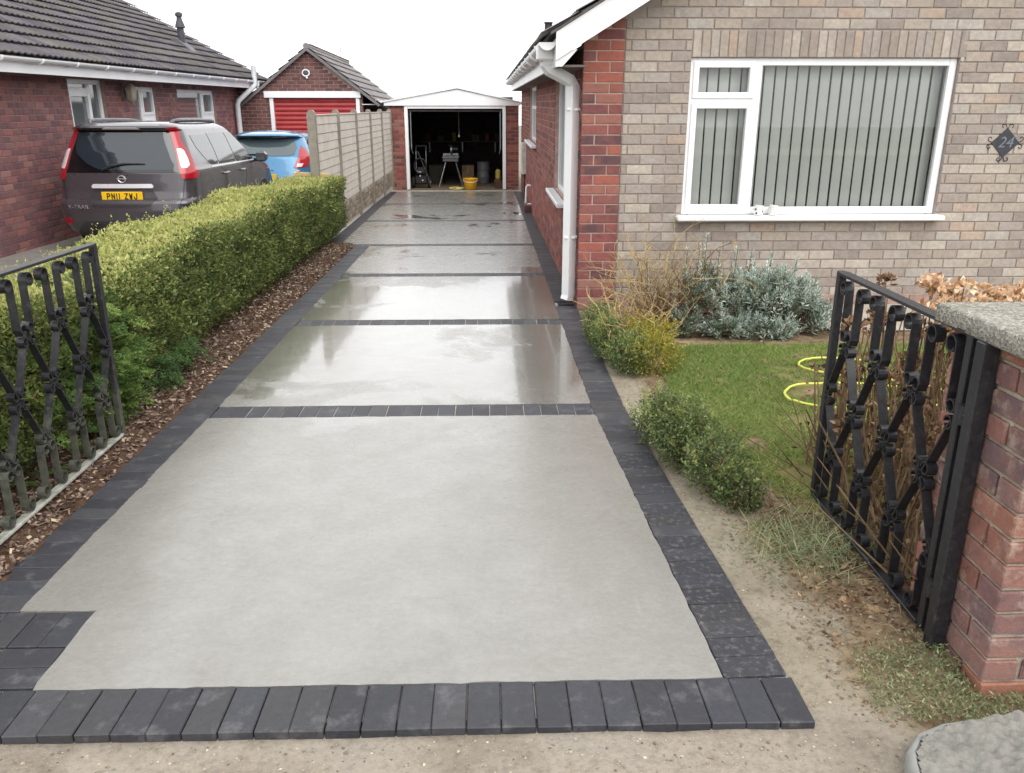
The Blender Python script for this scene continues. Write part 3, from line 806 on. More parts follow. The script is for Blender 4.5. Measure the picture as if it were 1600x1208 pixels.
dp = square_pipe(house, [(.49, 7.44, 2.20), (.49, 7.44, 2.085), (.52, 7.448, 2.05), (.70, 7.495, 1.965), (.728, 7.505, 1.92), (.728, 7.505, .10), (.715, 7.50, .05)], .084, WHITE, HO)
hp = MB(); hp.box(.41, .552, 7.36, 7.52, 2.12, 2.25, .012); hp.build('gutter_outlet', WHITE, house, HO)
for z in (1.72, .62):
    cl = MB(); cl.box(.686, .80, 7.485, 7.525, z, z+.022, .003); cl.box(.68, .776, 7.462, 7.548, z+.001, z+.021, .003); cl.build('pipe_clip', WHITE, dp, HO)
cb = MB(); cb.tube([(.795, 7.40, 2.05), (.795, 7.40, .02)], .006, 5); cb.build('cable', BLACK_PL, house, HO)
ft = MB(); ft.lathe([(.06, 2.3), (.06, 2.75), (.08, 2.76), (.085, 2.84), (.06, 2.90), (.055, 3.0), (.075, 3.0), (.06, 3.02)], 14, (.9, 13.2, -.1)); autosmooth(ft.build('flue', BLACK_PL, house, HO))
# services on the side wall
mt = MB(); mt.box(.70, .80, 17.9, 18.25, .36, 1.0, .01); mt.build('meter_box', plain('cream_box', (222,214,206), rough=.5), house, HO)
pi = MB(); pi.tube([(.76, 18.05, .37), (.76, 18.05, -.2)], .018, 6); pi.build('supply_pipe', plain('dark_pipe', (84,56,54), rough=.6), house, HO)
pi = MB(); pi.tube([(.80, 16.0, .30), (.74, 16.0, .31), (.715, 16.0, .28), (.70, 16.0, -.10)], .022, 8); autosmooth(pi.build('waste_pipe', WHITE, house, HO))
pi = MB(); pi.tube([(.80, 15.8, -.02), (.74, 15.8, -.02), (.72, 15.8, -.06)], .02, 8); autosmooth(pi.build('waste_pipe', WHITE, house, HO))
gu = MB(); gu.box(.66, .795, 15.55, 16.15, -.3, -.02, .01); gu.build('gully_surround', BR_BROWN, house, HO)
# wall pipe far right
wp = MB(); wp.tube([(5.0, 7.33, .55), (4.93, 7.31, .05)], .012, 6); wp.build('cable', BLACK_PL, house, HO)

# blinds in the front window
blind = thing('vertical_blind', 'pale fabric vertical blind hanging behind the wide front window', 'blind', (1.72, 7.51, .86))
hd = MB(); hd.box(0, 2.25, -.02, .03, 1.30, 1.335); hd.build('headrail', WHITE, blind)
sm_ = MB()
pts = [(-.0445, 0), (-.02, .006), (.02, .006), (.0445, 0)]
vs = [(p[0], p[1], z) for z in (.01, 1.30) for p in pts] + [(p[0], p[1]+.0012, z) for z in (.01, 1.30) for p in pts]
sm_.add(vs, [(0, 1, 5, 4), (1, 2, 6, 5), (2, 3, 7, 6), (9, 8, 12, 13), (10, 9, 13, 14), (11, 10, 14, 15)])
smesh = sm_.mesh('slat', BLIND)
for k in range(23):
    link('slat', smesh, blind, (.03+k*.098, 0, 0), (0, 0, R(10+random.uniform(-4, 4))))
# mugs on the sill
def mug(x, lab, mat):
    t = thing('mug', lab, 'mug', (x, 7.315, .846)); m = MB()
    m.lathe([(.036, 0), (.04, .004), (.04, .085), (.036, .085), (.034, .01), (.001, .01)], 18); b = m.build('cup', mat, t); autosmooth(b)
    h_ = MB(); h_.tube([(.038+.028*math.sin(math.pi*k/8), .0, .02+.05*k/8) for k in range(9)], .006, 6); autosmooth(h_.build('handle', mat, t))
    return t
def mug_mat(name, dots):
    t = NT(name); vo = t.n('TexVoronoi', {'Vector': t.pos(), 'Scale': 32.0 if dots else 60.0})
    t.set(color=t.mix(t.ramp(vo.outputs['Distance'], [(.30 if dots else .2, 1.0), (.34 if dots else .45, 0.0)]), lin((228,226,222)), lin((70,64,62) if dots else (180,178,180))), rough=.25); return t.m
mug(2.385, 'white mug with dark spots on the window sill', mug_mat('spotted_glaze', True)).rotation_euler = (0, 0, 3.2)
mug(2.515, 'white mug with pale grey bands on the window sill', mug_mat('banded_glaze', False))
# house number plaque
pq = thing('number_plaque', 'black diamond house number plaque with scroll corners on pale bricks', 'plaque', (4.505, 7.352, 1.458))
d = MB(); q = .125; d.prism([(0, -q), (q, 0), (0, q), (-q, 0)], 1, -.022, -.006); d.build('plate', plain('slate_plate', (52,54,62), (40,42,48), 20, .4), pq, fixn=True)
for k in range(4):
    a = k*H
    for sgn in (-1, 1):
        m = MB(); path = []
        for i in range(13):
            t = i/12*4.6; rr = .026-.0012*i
            u = sgn*(.004+.028-rr*math.cos(t)); w_ = .118+.0+.03*min(1, i/3)*.6+rr*math.sin(t)*.9
            path.append((u*math.cos(a)-w_*math.sin(a), u*math.sin(a)+w_*math.cos(a)))
        m.strap(path, .014, .006, -.014); m.build('scroll', IRON, pq)
tm = text_mesh('24', .13, .001, 'numerals', plain('grey_numerals', (120,124,134), rough=.4), shear=.25)
n_ = link('numerals', tm, pq, (0, -.0235, 0), (H, 0, 0))

# ---------------------------------------------------------------- neighbour's bungalow on the left
nb = thing('neighbour_bungalow', 'dark red brick bungalow with mossy tiled roof behind the parked cars', 'house', (0, 0, 0), (R(1.0), 0, 0))
NX = -6.17
W1, W2, W3 = (13.0, 14.2, -.1, 2.0), (15.15, 16.35, .85, 1.94), (17.45, 19.8, .85, 1.92)
nw = MB()
cuts = [3.0, W1[0], W1[1], W2[0], W2[1], W3[0], W3[1], 22.9]
for i in range(0, 7, 2): nw.box(NX-.25, NX, cuts[i], cuts[i+1], -.6, 2.05)
for w in (W1, W2, W3):
    if w[2] > 0: nw.box(NX-.25, NX, w[0], w[1], -.6, w[2])
    nw.box(NX-.25, NX, w[0], w[1], w[3], 2.05)
nwall = nw.build('side_wall', MORTAR_D, nb)
its = layout(6.0, 22.9, -.5, 2.03, .2265, .0835, [W1[:2]+(-9, W1[3]), W2, W3])
def nkey(t): return (0 if (t[0] > 10.2 and t[1] > .1 and t[1] > .6-(t[0]-10.2)*.0) else 1, t[0])
lay_bricks(nwall, its, (NX, 0, 0), H, BR_DRED, BR_DRED_A, 300, nkey)
npz = lambda u, y, z: (NX-y, u, z)
window(nb, 'glazed_door', W1[0], W1[1], W1[2], W1[3], .05, npz, .07, .08, [(13.72, 13.80, .0, 1.93), (13.06, 13.73, 1.78, 1.88)], GLASS_N, casements=[(13.07, 13.73, .0, 1.80)])
window(nb, 'window', W2[0], W2[1], W2[2], W2[3], .05, npz, .06, .08, [(15.72, 15.79, .9, 1.9), (15.79, 16.3, 1.36, 1.48)], GLASS_N, casements=[(15.78, 16.31, 1.45, 1.90), (15.78, 16.31, .9, 1.38)])
w3 = window(nb, 'window', W3[0], W3[1], W3[2], W3[3], .05, npz, .06, .08, [(19.0, 19.08, .9, 1.88), (19.08, 19.75, 1.32, 1.46)], GLASS_N, casements=[(19.07, 19.77, 1.43, 1.88), (19.07, 19.77, .9, 1.35)])
bl_ = MB(); bl_.box(NX-.12, NX-.11, 17.52, 19.0, .9, 1.85); bl_.build('roller_blind', plain('pinkish_blind', (196,178,172), rough=.9), w3)
fa = MB(); fa.box(-5.845, -5.82, 3, 23.2, 2.01, 2.19); fa.build('fascia', WHITE, nb)
so = MB(); so.box(NX, -5.845, 3, 23.1, 2.02, 2.035); so.build('soffit', plain('soffit_grey', (150,146,142), rough=.8), nb)
gutter(nb, -5.76, 3, 23.3, 2.19, .06, (0, 0, 0), brackets=[9.6+i*.95 for i in range(15)])
ang = R(28.5); c_, s_ = math.cos(ang), math.sin(ang)
RF0 = (-5.80, 2.215)
dk = MB(); dk.prism([(RF0[0]+.05, RF0[1]-.05), (RF0[0]-7*c_, RF0[1]-.03+7*s_-.03), (RF0[0]-7*c_, RF0[1]+7*s_-.005), (RF0[0]+.05, RF0[1]-.025)], 1, 3, 23.25)
nroof = dk.build('roof', TILE, nb, fixn=True)
lay_tiles(nroof, (RF0[0]+.06, 8.2, RF0[1]-.015), (0, 1, 0), (-c_, 0, s_), 50, 19, .302, .335, TILE, TILE_A, 300, key=lambda p: (0 if p.y > 10.3 else 1, p.z*3+p.y*.25), waves=2, amp=.020, lift=.04)
gw = MB(); gw.prism([(NX-.02, 2.0), (NX-11.6, 2.0), (NX-5.8, 5.1)], 1, 22.7, 22.88); gw.box(NX-11.6, NX-.25, 22.7, 22.88, -.6, 2.0); gw.build('gable_wall', MORTAR_D, nb, fixn=True)
vb = MB(); vb.prism([(RF0[0]+.05, RF0[1]-.17), (RF0[0]-7*c_, RF0[1]+7*s_-.17), (RF0[0]-7*c_, RF0[1]+7*s_-.04), (RF0[0]+.05, RF0[1]-.04)], 1, 23.22, 23.25); vb.build('bargeboard', WHITE_OLD, nb, fixn=True)
fl = MB(); FX, FY, FZ = -7.02, 20.6, 2.86
fl.lathe([(.075, -.1), (.075, .42), (.115, .43), (.09, .52), (.06, .60), (.055, .66), (.08, .67), (.08, .73), (.03, .76)], 16, (FX, FY, FZ)); flo = fl.build('flue', plain('flue_grey', (74,72,80), rough=.6), nb); autosmooth(flo)
ff = MB(); ff.prism([(FX+.34, FZ-.18), (FX-.2, FZ+.13), (FX-.2, FZ+.16), (FX-.05, FZ+.19), (FX+.12, FZ+.06), (FX+.34, FZ-.14)], 1, FY-.22, FY+.22); ff.build('flashing', plain('lead_flashing', (104,102,108), rough=.7), flo, fixn=True)
sp_ = MB(); sp_.tube([(-5.70, 21.55, 2.52), (-5.70, 21.55, 2.10), (-5.73, 21.5, 2.04), (-6.03, 21.2, 1.72), (-6.06, 21.15, 1.64), (-6.06, 21.15, -.2)], .062, 12); autosmooth(sp_.build('soil_pipe', GREYPIPE, nb))
sp_ = MB(); sp_.tube([(-5.72, 21.9, 2.15), (-5.72, 21.9, 1.72)], .034, 8); autosmooth(sp_.build('downpipe', WHITE, nb))
lamp = MB(); lamp.box(NX, NX+.05, 14.82, 14.92, 1.72, 1.92, .01); lb = lamp.build('wall_lamp', plain('aged_lamp_metal', (120,112,98), rough=.6), nb)
lg = MB(); lg.lathe([(.03, -.16), (.075, -.10), (.10, .06), (.11, .09), (.06, .14), (.02, .18)], 6, (NX+.15, 14.87, 1.80)); lg.build('lantern', plain('cloudy_glass', (158,150,134), rough=.3), lb)
vt = MB(); vt.box(NX-.02, NX+.012, 17.0, 17.22, 1.55, 1.72, .004); vt.build('air_vent', plain('terracotta', (134,96,86), rough=.8), nb)

# ---------------------------------------------------------------- neighbour's garage with the red door
ng = thing('neighbour_garage', 'brown brick garage with pitched tile roof and ribbed red door', 'garage', (-4.39, 21.6, 0))
GO = (-4.39, 21.6, 0); AP = (-4.39, 3.34); GS = .765
def gz(x): return AP[1]-abs(x-AP[0])*GS
gwl = MB(); gwl.prism([(-5.62, 2.31), (-3.12, 2.31), (-3.12, gz(-3.12)-.06), (AP[0], AP[1]-.09), (-5.62, gz(-5.62)-.06)], 1, 21.61, 21.8)
gwl.box(-6.3, -5.40, 21.61, 21.8, -.1, 2.31); gwl.box(-3.18, -3.12, 21.61, 21.8, -.1, 2.31)
gwf = gwl.build('front_wall', MORTAR_P, ng, GO, fixn=True)
its = layout(-5.62, -3.12, 2.31, 3.3, .2265, .0835, (), lambda u, z: z < gz(u)-.13) + layout(-3.27, -3.12, -.05, 2.31, .2265, .0835) + layout(-6.3, -5.40, -.05, 2.31, .2265, .0835)
lay_bricks(gwf, its, (-GO[0], 21.61-GO[1], 0), 0, BR_BROWN, BR_BROWN_A, 220, lambda t: -t[1])
gs_ = MB(); gs_.box(-3.27, -3.13, 21.8, 27.5, -.1, 2.3); gs2 = gs_.build('side_wall', MORTAR_P, ng, GO)
lay_bricks(gs2, layout(21.6, 27.5, .9, 2.3, .2265, .0835), (-3.13-GO[0], -GO[1], 0), H, BR_BROWN, BR_BROWN_A, 0, lambda t: 0)
gb = MB(); gb.box(-5.62, -5.5, 21.8, 27.5, -.1, 2.3); gb.box(-5.62, -3.13, 27.4, 27.55, -.1, 2.3); gb.build('back_walls', BR_BROWN, ng, GO)
li = MB(); li.box(-5.52, -3.15, 21.54, 21.605, 2.16, 2.315, .006); li.build('lintel_board', WHITE, ng, GO)
for (a, b) in ((-5.40, -5.31), (-3.275, -3.185)):
    j = MB(); j.box(a, b, 21.57, 21.7, -.05, 2.16, .004); j.build('door_jamb', WHITE, ng, GO)
rd = MB(); n = 20
for k in range(n):
    z0 = .0+k*2.16/n; z1 = z0+2.16/n
    rd.prism([(21.66, z0), (21.645, z0+.012), (21.632, z0+.05), (21.645, z1-.004), (21.66, z1-.002), (21.70, z1-.002), (21.70, z0)], 0, -5.305, -3.28)
rd.build('roller_door', DOOR_R, ng, GO, fixn=True)
ang = math.atan(GS); c_, s_ = math.cos(ang), math.sin(ang)
for sgn in (1, -1):
    dk = MB(); pts = [(AP[0], AP[1]-.05), (AP[0]+sgn*1.72, AP[1]-.05-1.72*GS), (AP[0]+sgn*1.72, AP[1]-.025-1.72*GS), (AP[0], AP[1]-.02)]
    dk.prism(pts if sgn > 0 else pts[::-1], 1, 21.52, 27.6); rf = dk.build('roof', TILE_G, ng, GO, fixn=True)
    if sgn > 0: lay_tiles(rf, (AP[0]+1.72-GO[0], 21.50-GO[1], AP[1]-.015-1.72*GS), (0, 1, 0), (-c_, 0, s_), 20, 7, .305, .32, TILE_G, TILE_A, 140, waves=1, amp=.012, lift=.035)
    else: lay_tiles(rf, (AP[0]-1.72-GO[0], 27.6-GO[1], AP[1]-.015-1.72*GS), (0, -1, 0), (c_, 0, s_), 20, 7, .305, .32, TILE_G, TILE_A, 0, waves=1, amp=.012, lift=.035)
rt = MB(); rt.tube([(AP[0], 21.49, AP[1]-.0), (AP[0], 27.6, AP[1]-.0)], .075, 10); autosmooth(rt.build('ridge_tile', TILE_G, ng, GO))
vg = MB(); vg.prism([(AP[0], AP[1]-.10), (AP[0]+1.68, AP[1]-.10-1.68*GS), (AP[0]+1.72, AP[1]-.02-1.72*GS), (AP[0], AP[1]-.02)], 1, 21.48, 21.52); vg.prism([(AP[0], AP[1]-.02), (AP[0]-1.72, AP[1]-.02-1.72*GS), (AP[0]-1.68, AP[1]-.10-1.68*GS), (AP[0], AP[1]-.10)], 1, 21.48, 21.52); vg.build('verge', TILE_G, ng, GO, fixn=True)
gutter(ng, -2.66, 21.56, 27.6, 2.09, .055, GO, brackets=[22.2, 23.4, 24.6, 25.8])
fb = MB(); fb.box(-2.80, -2.77, 21.56, 27.5, 2.0, 2.13); fb.box(-3.13, -2.80, 21.6, 27.5, 2.0, 2.02); fb.build('fascia', WHITE, ng, GO)
sl_ = MB(); sl_.tube([(-4.455+.085*math.cos(t), 21.56, 2.735+.075*math.sin(t)) for t in np.linspace(0, 6.283, 19)], .016, 6); so_ = sl_.build('security_light', WHITE, ng, GO)
ln = MB(); ln.lathe([(.075, 0), (.07, .03), (.0, .04)], 16, (-4.455, 21.57, 2.735), 1); ln.build('lens', GLASS_W, so_, GO)
sn = MB(); sn.lathe([(.0, -.03), (.026, -.015), (.03, 0), (.026, .018), (0, .03)], 10, (-4.44, 21.57, 2.625)); autosmooth(sn.build('sensor', WHITE, so_, GO))
an = thing('aerial', 'thin roof aerial rising behind the brown brick garage', 'aerial', (-4.55, 27.45, 2.5))
am = MB(); am.tube([(0, 0, 0), (0, 0, 1.28)], .012, 5); am.build('mast', STEEL, an)
am = MB()
for k, w_ in enumerate((.16, .12, .09)): am.tube([(-w_, .05*k, .86+.03*k), (w_, .05*k, .86+.03*k)], .008, 5)
am.tube([(0, -.1, .86), (0, .2, .92)], .008, 5); am.build('elements', STEEL, an)

# ---------------------------------------------------------------- garage at the end of the drive
gr = thing('open_garage', 'garage with white gable board and open front at the end of the drive', 'garage', (-.8, 20.9, 0))
E_ = (-.8, 20.9, 0)
for (a, b) in ((-2.39, -2.025), (.425, .745)):
    m = MB(); m.box(a+.008, b-.008, 20.908, 21.14, -.1, 2.0); w_ = m.build('brick_pier', MORTAR_D, gr, E_)
    lay_bricks(w_, layout(a, b, -.02, 1.99, .2265, .0835), (-E_[0], 20.908-E_[1], 0), 0, BR_GAR, BR_GAR, 80, lambda t: 0)
for (a, b) in ((-2.025, -1.945), (.345, .425)):
    m = MB(); m.box(a, b, 20.86, 21.0, 0, 1.965, .005); m.build('door_jamb', WHITE, gr, E_)
m = MB(); m.box(-1.945, .345, 20.86, 21.0, 1.90, 1.965, .005); m.build('door_head', WHITE, gr, E_)
m = MB(); m.prism([(-2.5, 1.97), (.78, 1.97), (.78, 2.03), (-.74, 2.34), (-2.5, 2.06)], 1, 20.83, 20.87); m.build('gable_board', WHITE, gr, E_, fixn=True)
for s0, s1 in (((-2.56, 2.04), (-.74, 2.355)), ((.84, 2.02), (-.74, 2.355))):
    m = MB(); q = [(s0[0], s0[1]), (s1[0], s1[1]), (s1[0], s1[1]+.03), (s0[0], s0[1]+.03)]; m.prism(q if s0[0] < s1[0] else q[::-1], 1, 20.80, 26.3); m.build('roof', plain('pale_sheet_roof', (236,236,235), (224,224,223), 3, .7), gr, E_, fixn=True)
DARKB = plain('dark_inner_brick', (70,58,56), (46,40,40), 9, .95, bump=.6)  # dark brick colour on all the inner walls
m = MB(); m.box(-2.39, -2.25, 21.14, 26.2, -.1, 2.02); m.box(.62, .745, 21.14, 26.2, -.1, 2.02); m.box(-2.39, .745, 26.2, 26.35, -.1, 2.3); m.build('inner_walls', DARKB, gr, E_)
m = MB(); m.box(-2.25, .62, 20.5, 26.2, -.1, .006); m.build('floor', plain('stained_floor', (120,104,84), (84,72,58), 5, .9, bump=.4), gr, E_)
m = MB(); m.box(-1.93, .33, 20.95, 23.0, 1.84, 1.87); dr = m.build('raised_door', plain('door_inside', (90,90,92), rough=.7), gr, E_)
for x in (-1.89, .29):
    m = MB(); m.box(x-.012, x+.012, 21.0, 21.03, .95, 1.85); m.tube([(x, 21.02, .95), (x+(.03 if x < -1 else -.03), 21.05, .85)], .012, 5); m.build('door_arm', STEEL, gr, E_)
m = MB()
for k in range(6): m.box(-2.2, .6, 21.6+k*.8, 21.66+k*.8, 1.90, 1.98)
m.build('joists', plain('old_timber', (86,70,54), rough=.9), gr, E_)

def box_thing(name, lab, cat, x0, x1, y0, y1, z0, z1, mat, c=.008, lid=None):
    t = thing(name, lab, cat, ((x0+x1)/2, (y0+y1)/2, z0)); m = MB(); o = t.location
    m.box(x0, x1, y0, y1, z0, z1, c); m.build('body', mat, t, o)
    l = MB()
    if lid == 'tape': l.box((x0+x1)/2-.025, (x0+x1)/2+.025, y0-.002, y1, z0+(z1-z0)*.6, z1+.002)
    else: l.box(x0-.008, x1+.008, y0-.008, y1+.008, z1-.05, z1+.008, .005)
    l.build('lid' if lid != 'tape' else 'tape', mat if lid != 'tape' else plain(name+'_tape', (150,130,100), rough=.6), t, o); return t
box_thing('cardboard_box', 'brown cardboard carton right of the saw stand in the garage', 'box', -.72, -.40, 22.7, 23.2, 0, .48, plain('carton', (140,118,88), rough=.9), lid='tape')
box_thing('storage_crate', 'dark storage crate on the left inside the garage', 'crate', -1.62, -1.25, 23.0, 23.5, 0, .46, plain('dark_crate', (74,70,58), rough=.8))
dm = thing('drum', 'grey ribbed drum beside the carton in the garage', 'drum', (-.15, 23.0, 0))
m = MB(); m.lathe([(.0, 0), (.16, 0), (.17, .02), (.17, .16), (.18, .18), (.17, .2), (.17, .36), (.18, .38), (.17, .4), (.17, .55), (.18, .57), (.15, .575), (0, .56)], 20); autosmooth(m.build('shell', plain('grey_drum', (126,126,130), rough=.5), dm))
m = MB(); m.lathe([(.03, .56), (.03, .59), (0, .59)], 10, (.06, 0, 0)); m.build('cap', BLACK_PL, dm)
sh = thing('shelf', 'timber shelf on brackets across the back of the garage', 'shelf', (-.8, 26.0, 0))
m = MB(); m.box(-1.3, 1.3, -.15, .18, 1.0, 1.03, .004); m.build('board', plain('shelf_board', (120,104,84), rough=.8), sh)
for x in (-1, 0, 1):
    m = MB(); m.box(x-.015, x+.015, -.12, .18, .97, .998); m.box(x-.015, x+.015, .15, .18, .7, .97); m.build('bracket', STEEL, sh)
for k, (x, w_, h_, col) in enumerate([(-1.9, .14, .2, (96,60,50)), (-1.55, .2, .16, (70,80,96)), (-1.1, .12, .24, (150,140,60)), (-.5, .22, .18, (90,90,92)), (-.1, .13, .22, (140,80,60)), (.2, .2, .2, (60,80,66))]):
    lab = ['brown tin at the left end of the garage shelf', 'blue grey box second along the garage shelf', 'yellowish can third along the garage shelf', 'grey box fourth along the garage shelf', 'reddish tin fifth along the garage shelf', 'green box at the right end of the garage shelf'][k]
    box_thing('tin' if k % 2 == 0 else 'box', lab, 'tin' if k % 2 == 0 else 'box', x, x+w_, 25.95, 26.1, 1.031, 1.03+h_, plain('tin%d' % k, col, rough=.6))
# mitre saw on a folding stand
st = thing('saw_stand', 'steel folding stand with splayed legs holding a saw inside the garage', 'stand', (-.98, 22.0, 0))
m = MB(); m.box(-.2, .2, -.14, .14, .62, .70, .01); m.build('beam', plain('stand_grey', (112,112,115), rough=.5, metal=.4), st)
for sx in (-1, 1):
    for sy in (-1, 1):
        m = MB(); m.tube([(sx*.12, sy*.08, .63), (sx*.30, sy*.26, .0)], .014, 6); m.build('leg', STEEL, st)
    m = MB(); m.tube([(sx*.22, -.17, .28), (sx*.22, .17, .28)], .008, 5); m.build('brace', STEEL, st)
sw_ = thing('mitre_saw', 'grey mitre saw clamped on the folding stand in the garage', 'saw', (-.98, 22.0, .705))
m = MB(); m.box(-.22, .22, -.13, .1, 0, .05, .01); m.lathe([(.12, .05), (.12, .07), (0, .07)], 20); m.build('base', plain('cast_grey', (130,132,136), rough=.45, metal=.5), sw_)
m = MB(); m.lathe([(.0, -.02), (.12, -.02), (.125, 0), (.12, .02), (0, .02)], 20, (.02, .0, .20), 0); autosmooth(m.build('blade_guard', STEEL, sw_))
m = MB(); m.lathe([(0, 0), (.05, 0), (.05, .14), (.03, .16), (0, .16)], 14, (.04, 0, .22), 0); autosmooth(m.build('motor', BLACK_PL, sw_))
m = MB(); m.tube([(-.02, -.05, .28), (-.03, -.13, .33), (-.02, -.2, .30)], .018, 6); m.build('handle', BLACK_PL, sw_)
m = MB(); m.box(-.2, .2, .05, .075, .05, .12, .005); m.build('fence', STEEL, sw_)
# upright barrow and hoses at the left jamb
ht = thing('pressure_washer', 'black wheeled pressure washer with coiled hoses by the left garage jamb', 'washer', (-1.66, 21.35, 0))
m = MB(); m.box(-.2, .12, -.12, .14, .10, .32, .03); m.box(-.16, .10, -.10, .12, .32, .52, .04); m.build('body', BLACK_PL, ht)
for sx in (-.24, .16):
    m = MB(); m.lathe([(0, -.03), (.05, -.035), (.075, -.03), (.13, -.035), (.145, 0), (.13, .035), (.075, .03), (0, .03)], 22, (sx, -.02, .145), 0); wo_ = m.build('wheel', RUBBER, ht); autosmooth(wo_)
    m = MB(); m.lathe([(0, -.04), (.03, -.04), (.03, .04), (0, .04)], 12, (sx, -.02, .145), 0); m.build('hub', LIGHT_W, wo_)
for sx in (-.17, .08):
    m = MB(); m.tube([(sx, .1, .3), (sx, .16, .9), (sx+.01, .12, 1.02)], .012, 6); m.build('handle_bar', STEEL, ht)
m = MB(); m.tube([(-.17, .12, 1.02), (.09, .12, 1.02)], .016, 6); m.build('grip', BLACK_PL, ht)
for k in range(3):
    m = MB(); m.tube([(-.05+(.13+.012*k)*math.cos(t), -.13-.02*k, .56+(.16+.01*k)*math.sin(t)) for t in np.linspace(0, 6.28, 26)], .012, 6); m.build('hose', BLACK_PL, ht)
m = MB(); m.tube([(-.1, -.14, .9), (.12, -.16, .35), (.2, -.2, .06)], .009, 5); m.build('lance', STEEL, ht)
for (x, z) in ((-.06, .40), (-.06, .31), (.0, .2)):
    m = MB(); m.lathe([(0, 0), (.022, 0), (.018, -.02), (0, -.02)], 10, (x, -.125, z), 1); m.build('dial', LIGHT_W, ht)
# bucket and hose on the threshold
bk = thing('bucket', 'yellow plastic bucket standing on the garage threshold', 'bucket', (-.45, 20.72, .012))
m = MB(); m.lathe([(.0, .0), (.125, 0), (.135, .01), (.17, .245), (.185, .25), (.185, .27), (.16, .27), (.155, .25), (.125, .02), (0, .02)], 28); autosmooth(m.build('shell', YELLOW_B, bk), 50)
m = MB(); m.tube([(.178*math.cos(t), -.02+.17*math.sin(t)*-1, .24-.06*abs(math.sin(t))) for t in np.linspace(0, math.pi, 14)], .005, 5); m.build('handle', WHITE, bk)
yh = thing('coiled_hose', 'short loop of yellow hose lying beside the bucket', 'hose', (-.72, 20.7, .012))
m = MB(); m.tube([(.18*math.cos(t*1.0)-.02*t, .1*math.sin(t), .018+.03*max(0, math.sin(t*.7))) for t in np.linspace(0, 7.5, 40)], .014, 6); autosmooth(m.build('tube', plain('pale_yellow_hose', (220,200,110), rough=.5), yh))
m = MB(); m.lathe([(.018, 0), (.02, .05), (.012, .07), (0, .07)], 8, (.17, 0, .0), 0); m.build('connector', BLACK_PL, yh)
lc = thing('light_pull', 'small white cord pull hanging in the middle of the garage', 'cord', (-.75, 21.9, 1.25))
m = MB(); m.tube([(0, 0, .02), (0, 0, .62)], .003, 4); m.build('cord', WHITE, lc)
m = MB(); m.lathe([(0, -.03), (.02, -.02), (.024, 0), (.012, .03), (0, .035)], 10); m.build('knob', WHITE, lc)
jc = thing('jerry_can', 'yellowish can just inside the right garage jamb', 'can', (.24, 21.2, 0))
m = MB(); m.box(-.07, .05, -.1, .1, .22, .46, .03); m.build('body', plain('dull_yellow_can', (170,150,60), rough=.5), jc)
m = MB(); m.lathe([(.025, .45), (.025, .5), (0, .5)], 10, (-.02, -.04, 0)); m.build('cap', BLACK_PL, jc)
m = MB(); m.box(-.1, .08, -.13, .13, 0, .22, .01); m.build('stand', plain('crate_wood', (92,60,48), rough=.9), jc)

# ---------------------------------------------------------------- concrete panel fence
fe = thing('panel_fence', 'grey concrete post and panel fence between hedge end and open garage', 'fence', (-2.38, 11.7, 0), (R(.75), 0, 0))
PY = [0, 1.83, 3.66, 5.49, 7.32, 9.08]
for k, y in enumerate(PY):
    m = MB(); w_ = .055; m.prism([(-.055, -.15), (.055, -.15), (.055, 1.70), (.045, 1.745), (.02, 1.775), (-.02, 1.775), (-.045, 1.745), (-.055, 1.70)], 1, y-w_, y+w_)
    m.build('post', FENCE_P, fe, fixn=True)
for k in range(5):
    a, b = PY[k]+.056, PY[k+1]-.056
    pn = MB(); pn.box(-.022, .018, a, b, -.15, 1.69); p_ = pn.build('panel', FENCE, fe)
    nb_ = 11; h_ = (1.70-.36)/nb_
    pm_ = MB(); pm_.add([(.0, 0, 0), (.0, b-a, 0), (.014, b-a, .004), (.014, 0, .004), (.009, b-a, h_-.010), (.009, 0, h_-.010), (0, b-a, h_-.003), (0, 0, h_-.003)], [(0, 1, 2, 3), (3, 2, 4, 5), (5, 4, 6, 7), (0, 3, 5, 7), (1, 6, 4, 2)])
    me = pm_.mesh('plank', FENCE)
    for j in range(nb_): link('plank', me, p_, (.018+random.uniform(-.001, .001), a, .36+j*h_))
    st_ = MB()
    for r_ in range(4):
        y = a-(.12 if r_ % 2 else 0)
        while y < b:
            y2 = min(b, y+random.uniform(.18, .3)); y1 = max(a, y)
            if y2-y1 > .03:
                dz = .085; z0 = .0+r_*dz; cx = .018; o1 = random.uniform(.012, .024)
                st_.add([(cx, y1, z0), (cx, y2, z0), (cx, y2, z0+dz), (cx, y1, z0+dz), (cx+o1, y1+.015, z0+.012), (cx+o1, y2-.015, z0+.014), (cx+o1*.8, y2-.012, z0+dz-.014), (cx+o1, y1+.014, z0+dz-.012)], [(4, 5, 6, 7), (0, 1, 5, 4), (1, 2, 6, 5), (2, 3, 7, 6), (3, 0, 4, 7)])
            y = y2
    st_.build('gravel_board', STONE, fe, rnd=True)
    cp_ = MB(); cp_.box(-.022, .036, a, b, 1.695, 1.715, .004); cp_.build('capping', plain('pale_capping%d' % k, (196,190,176), rough=.9), p_)
wb = thing('timber_offcut', 'pale sawn timber offcut lying on the far end of the hedge', 'timber', (-2.45, 11.75, .905), (R(2), R(3), R(8)))
m = MB(); m.box(-.24, .24, -.06, .06, 0, .045, .004); m.build('plank', WOOD, wb)
m = MB(); m.box(-.2, -.16, -.055, .055, .046, .07, .003); m.build('batten', WOOD, wb)
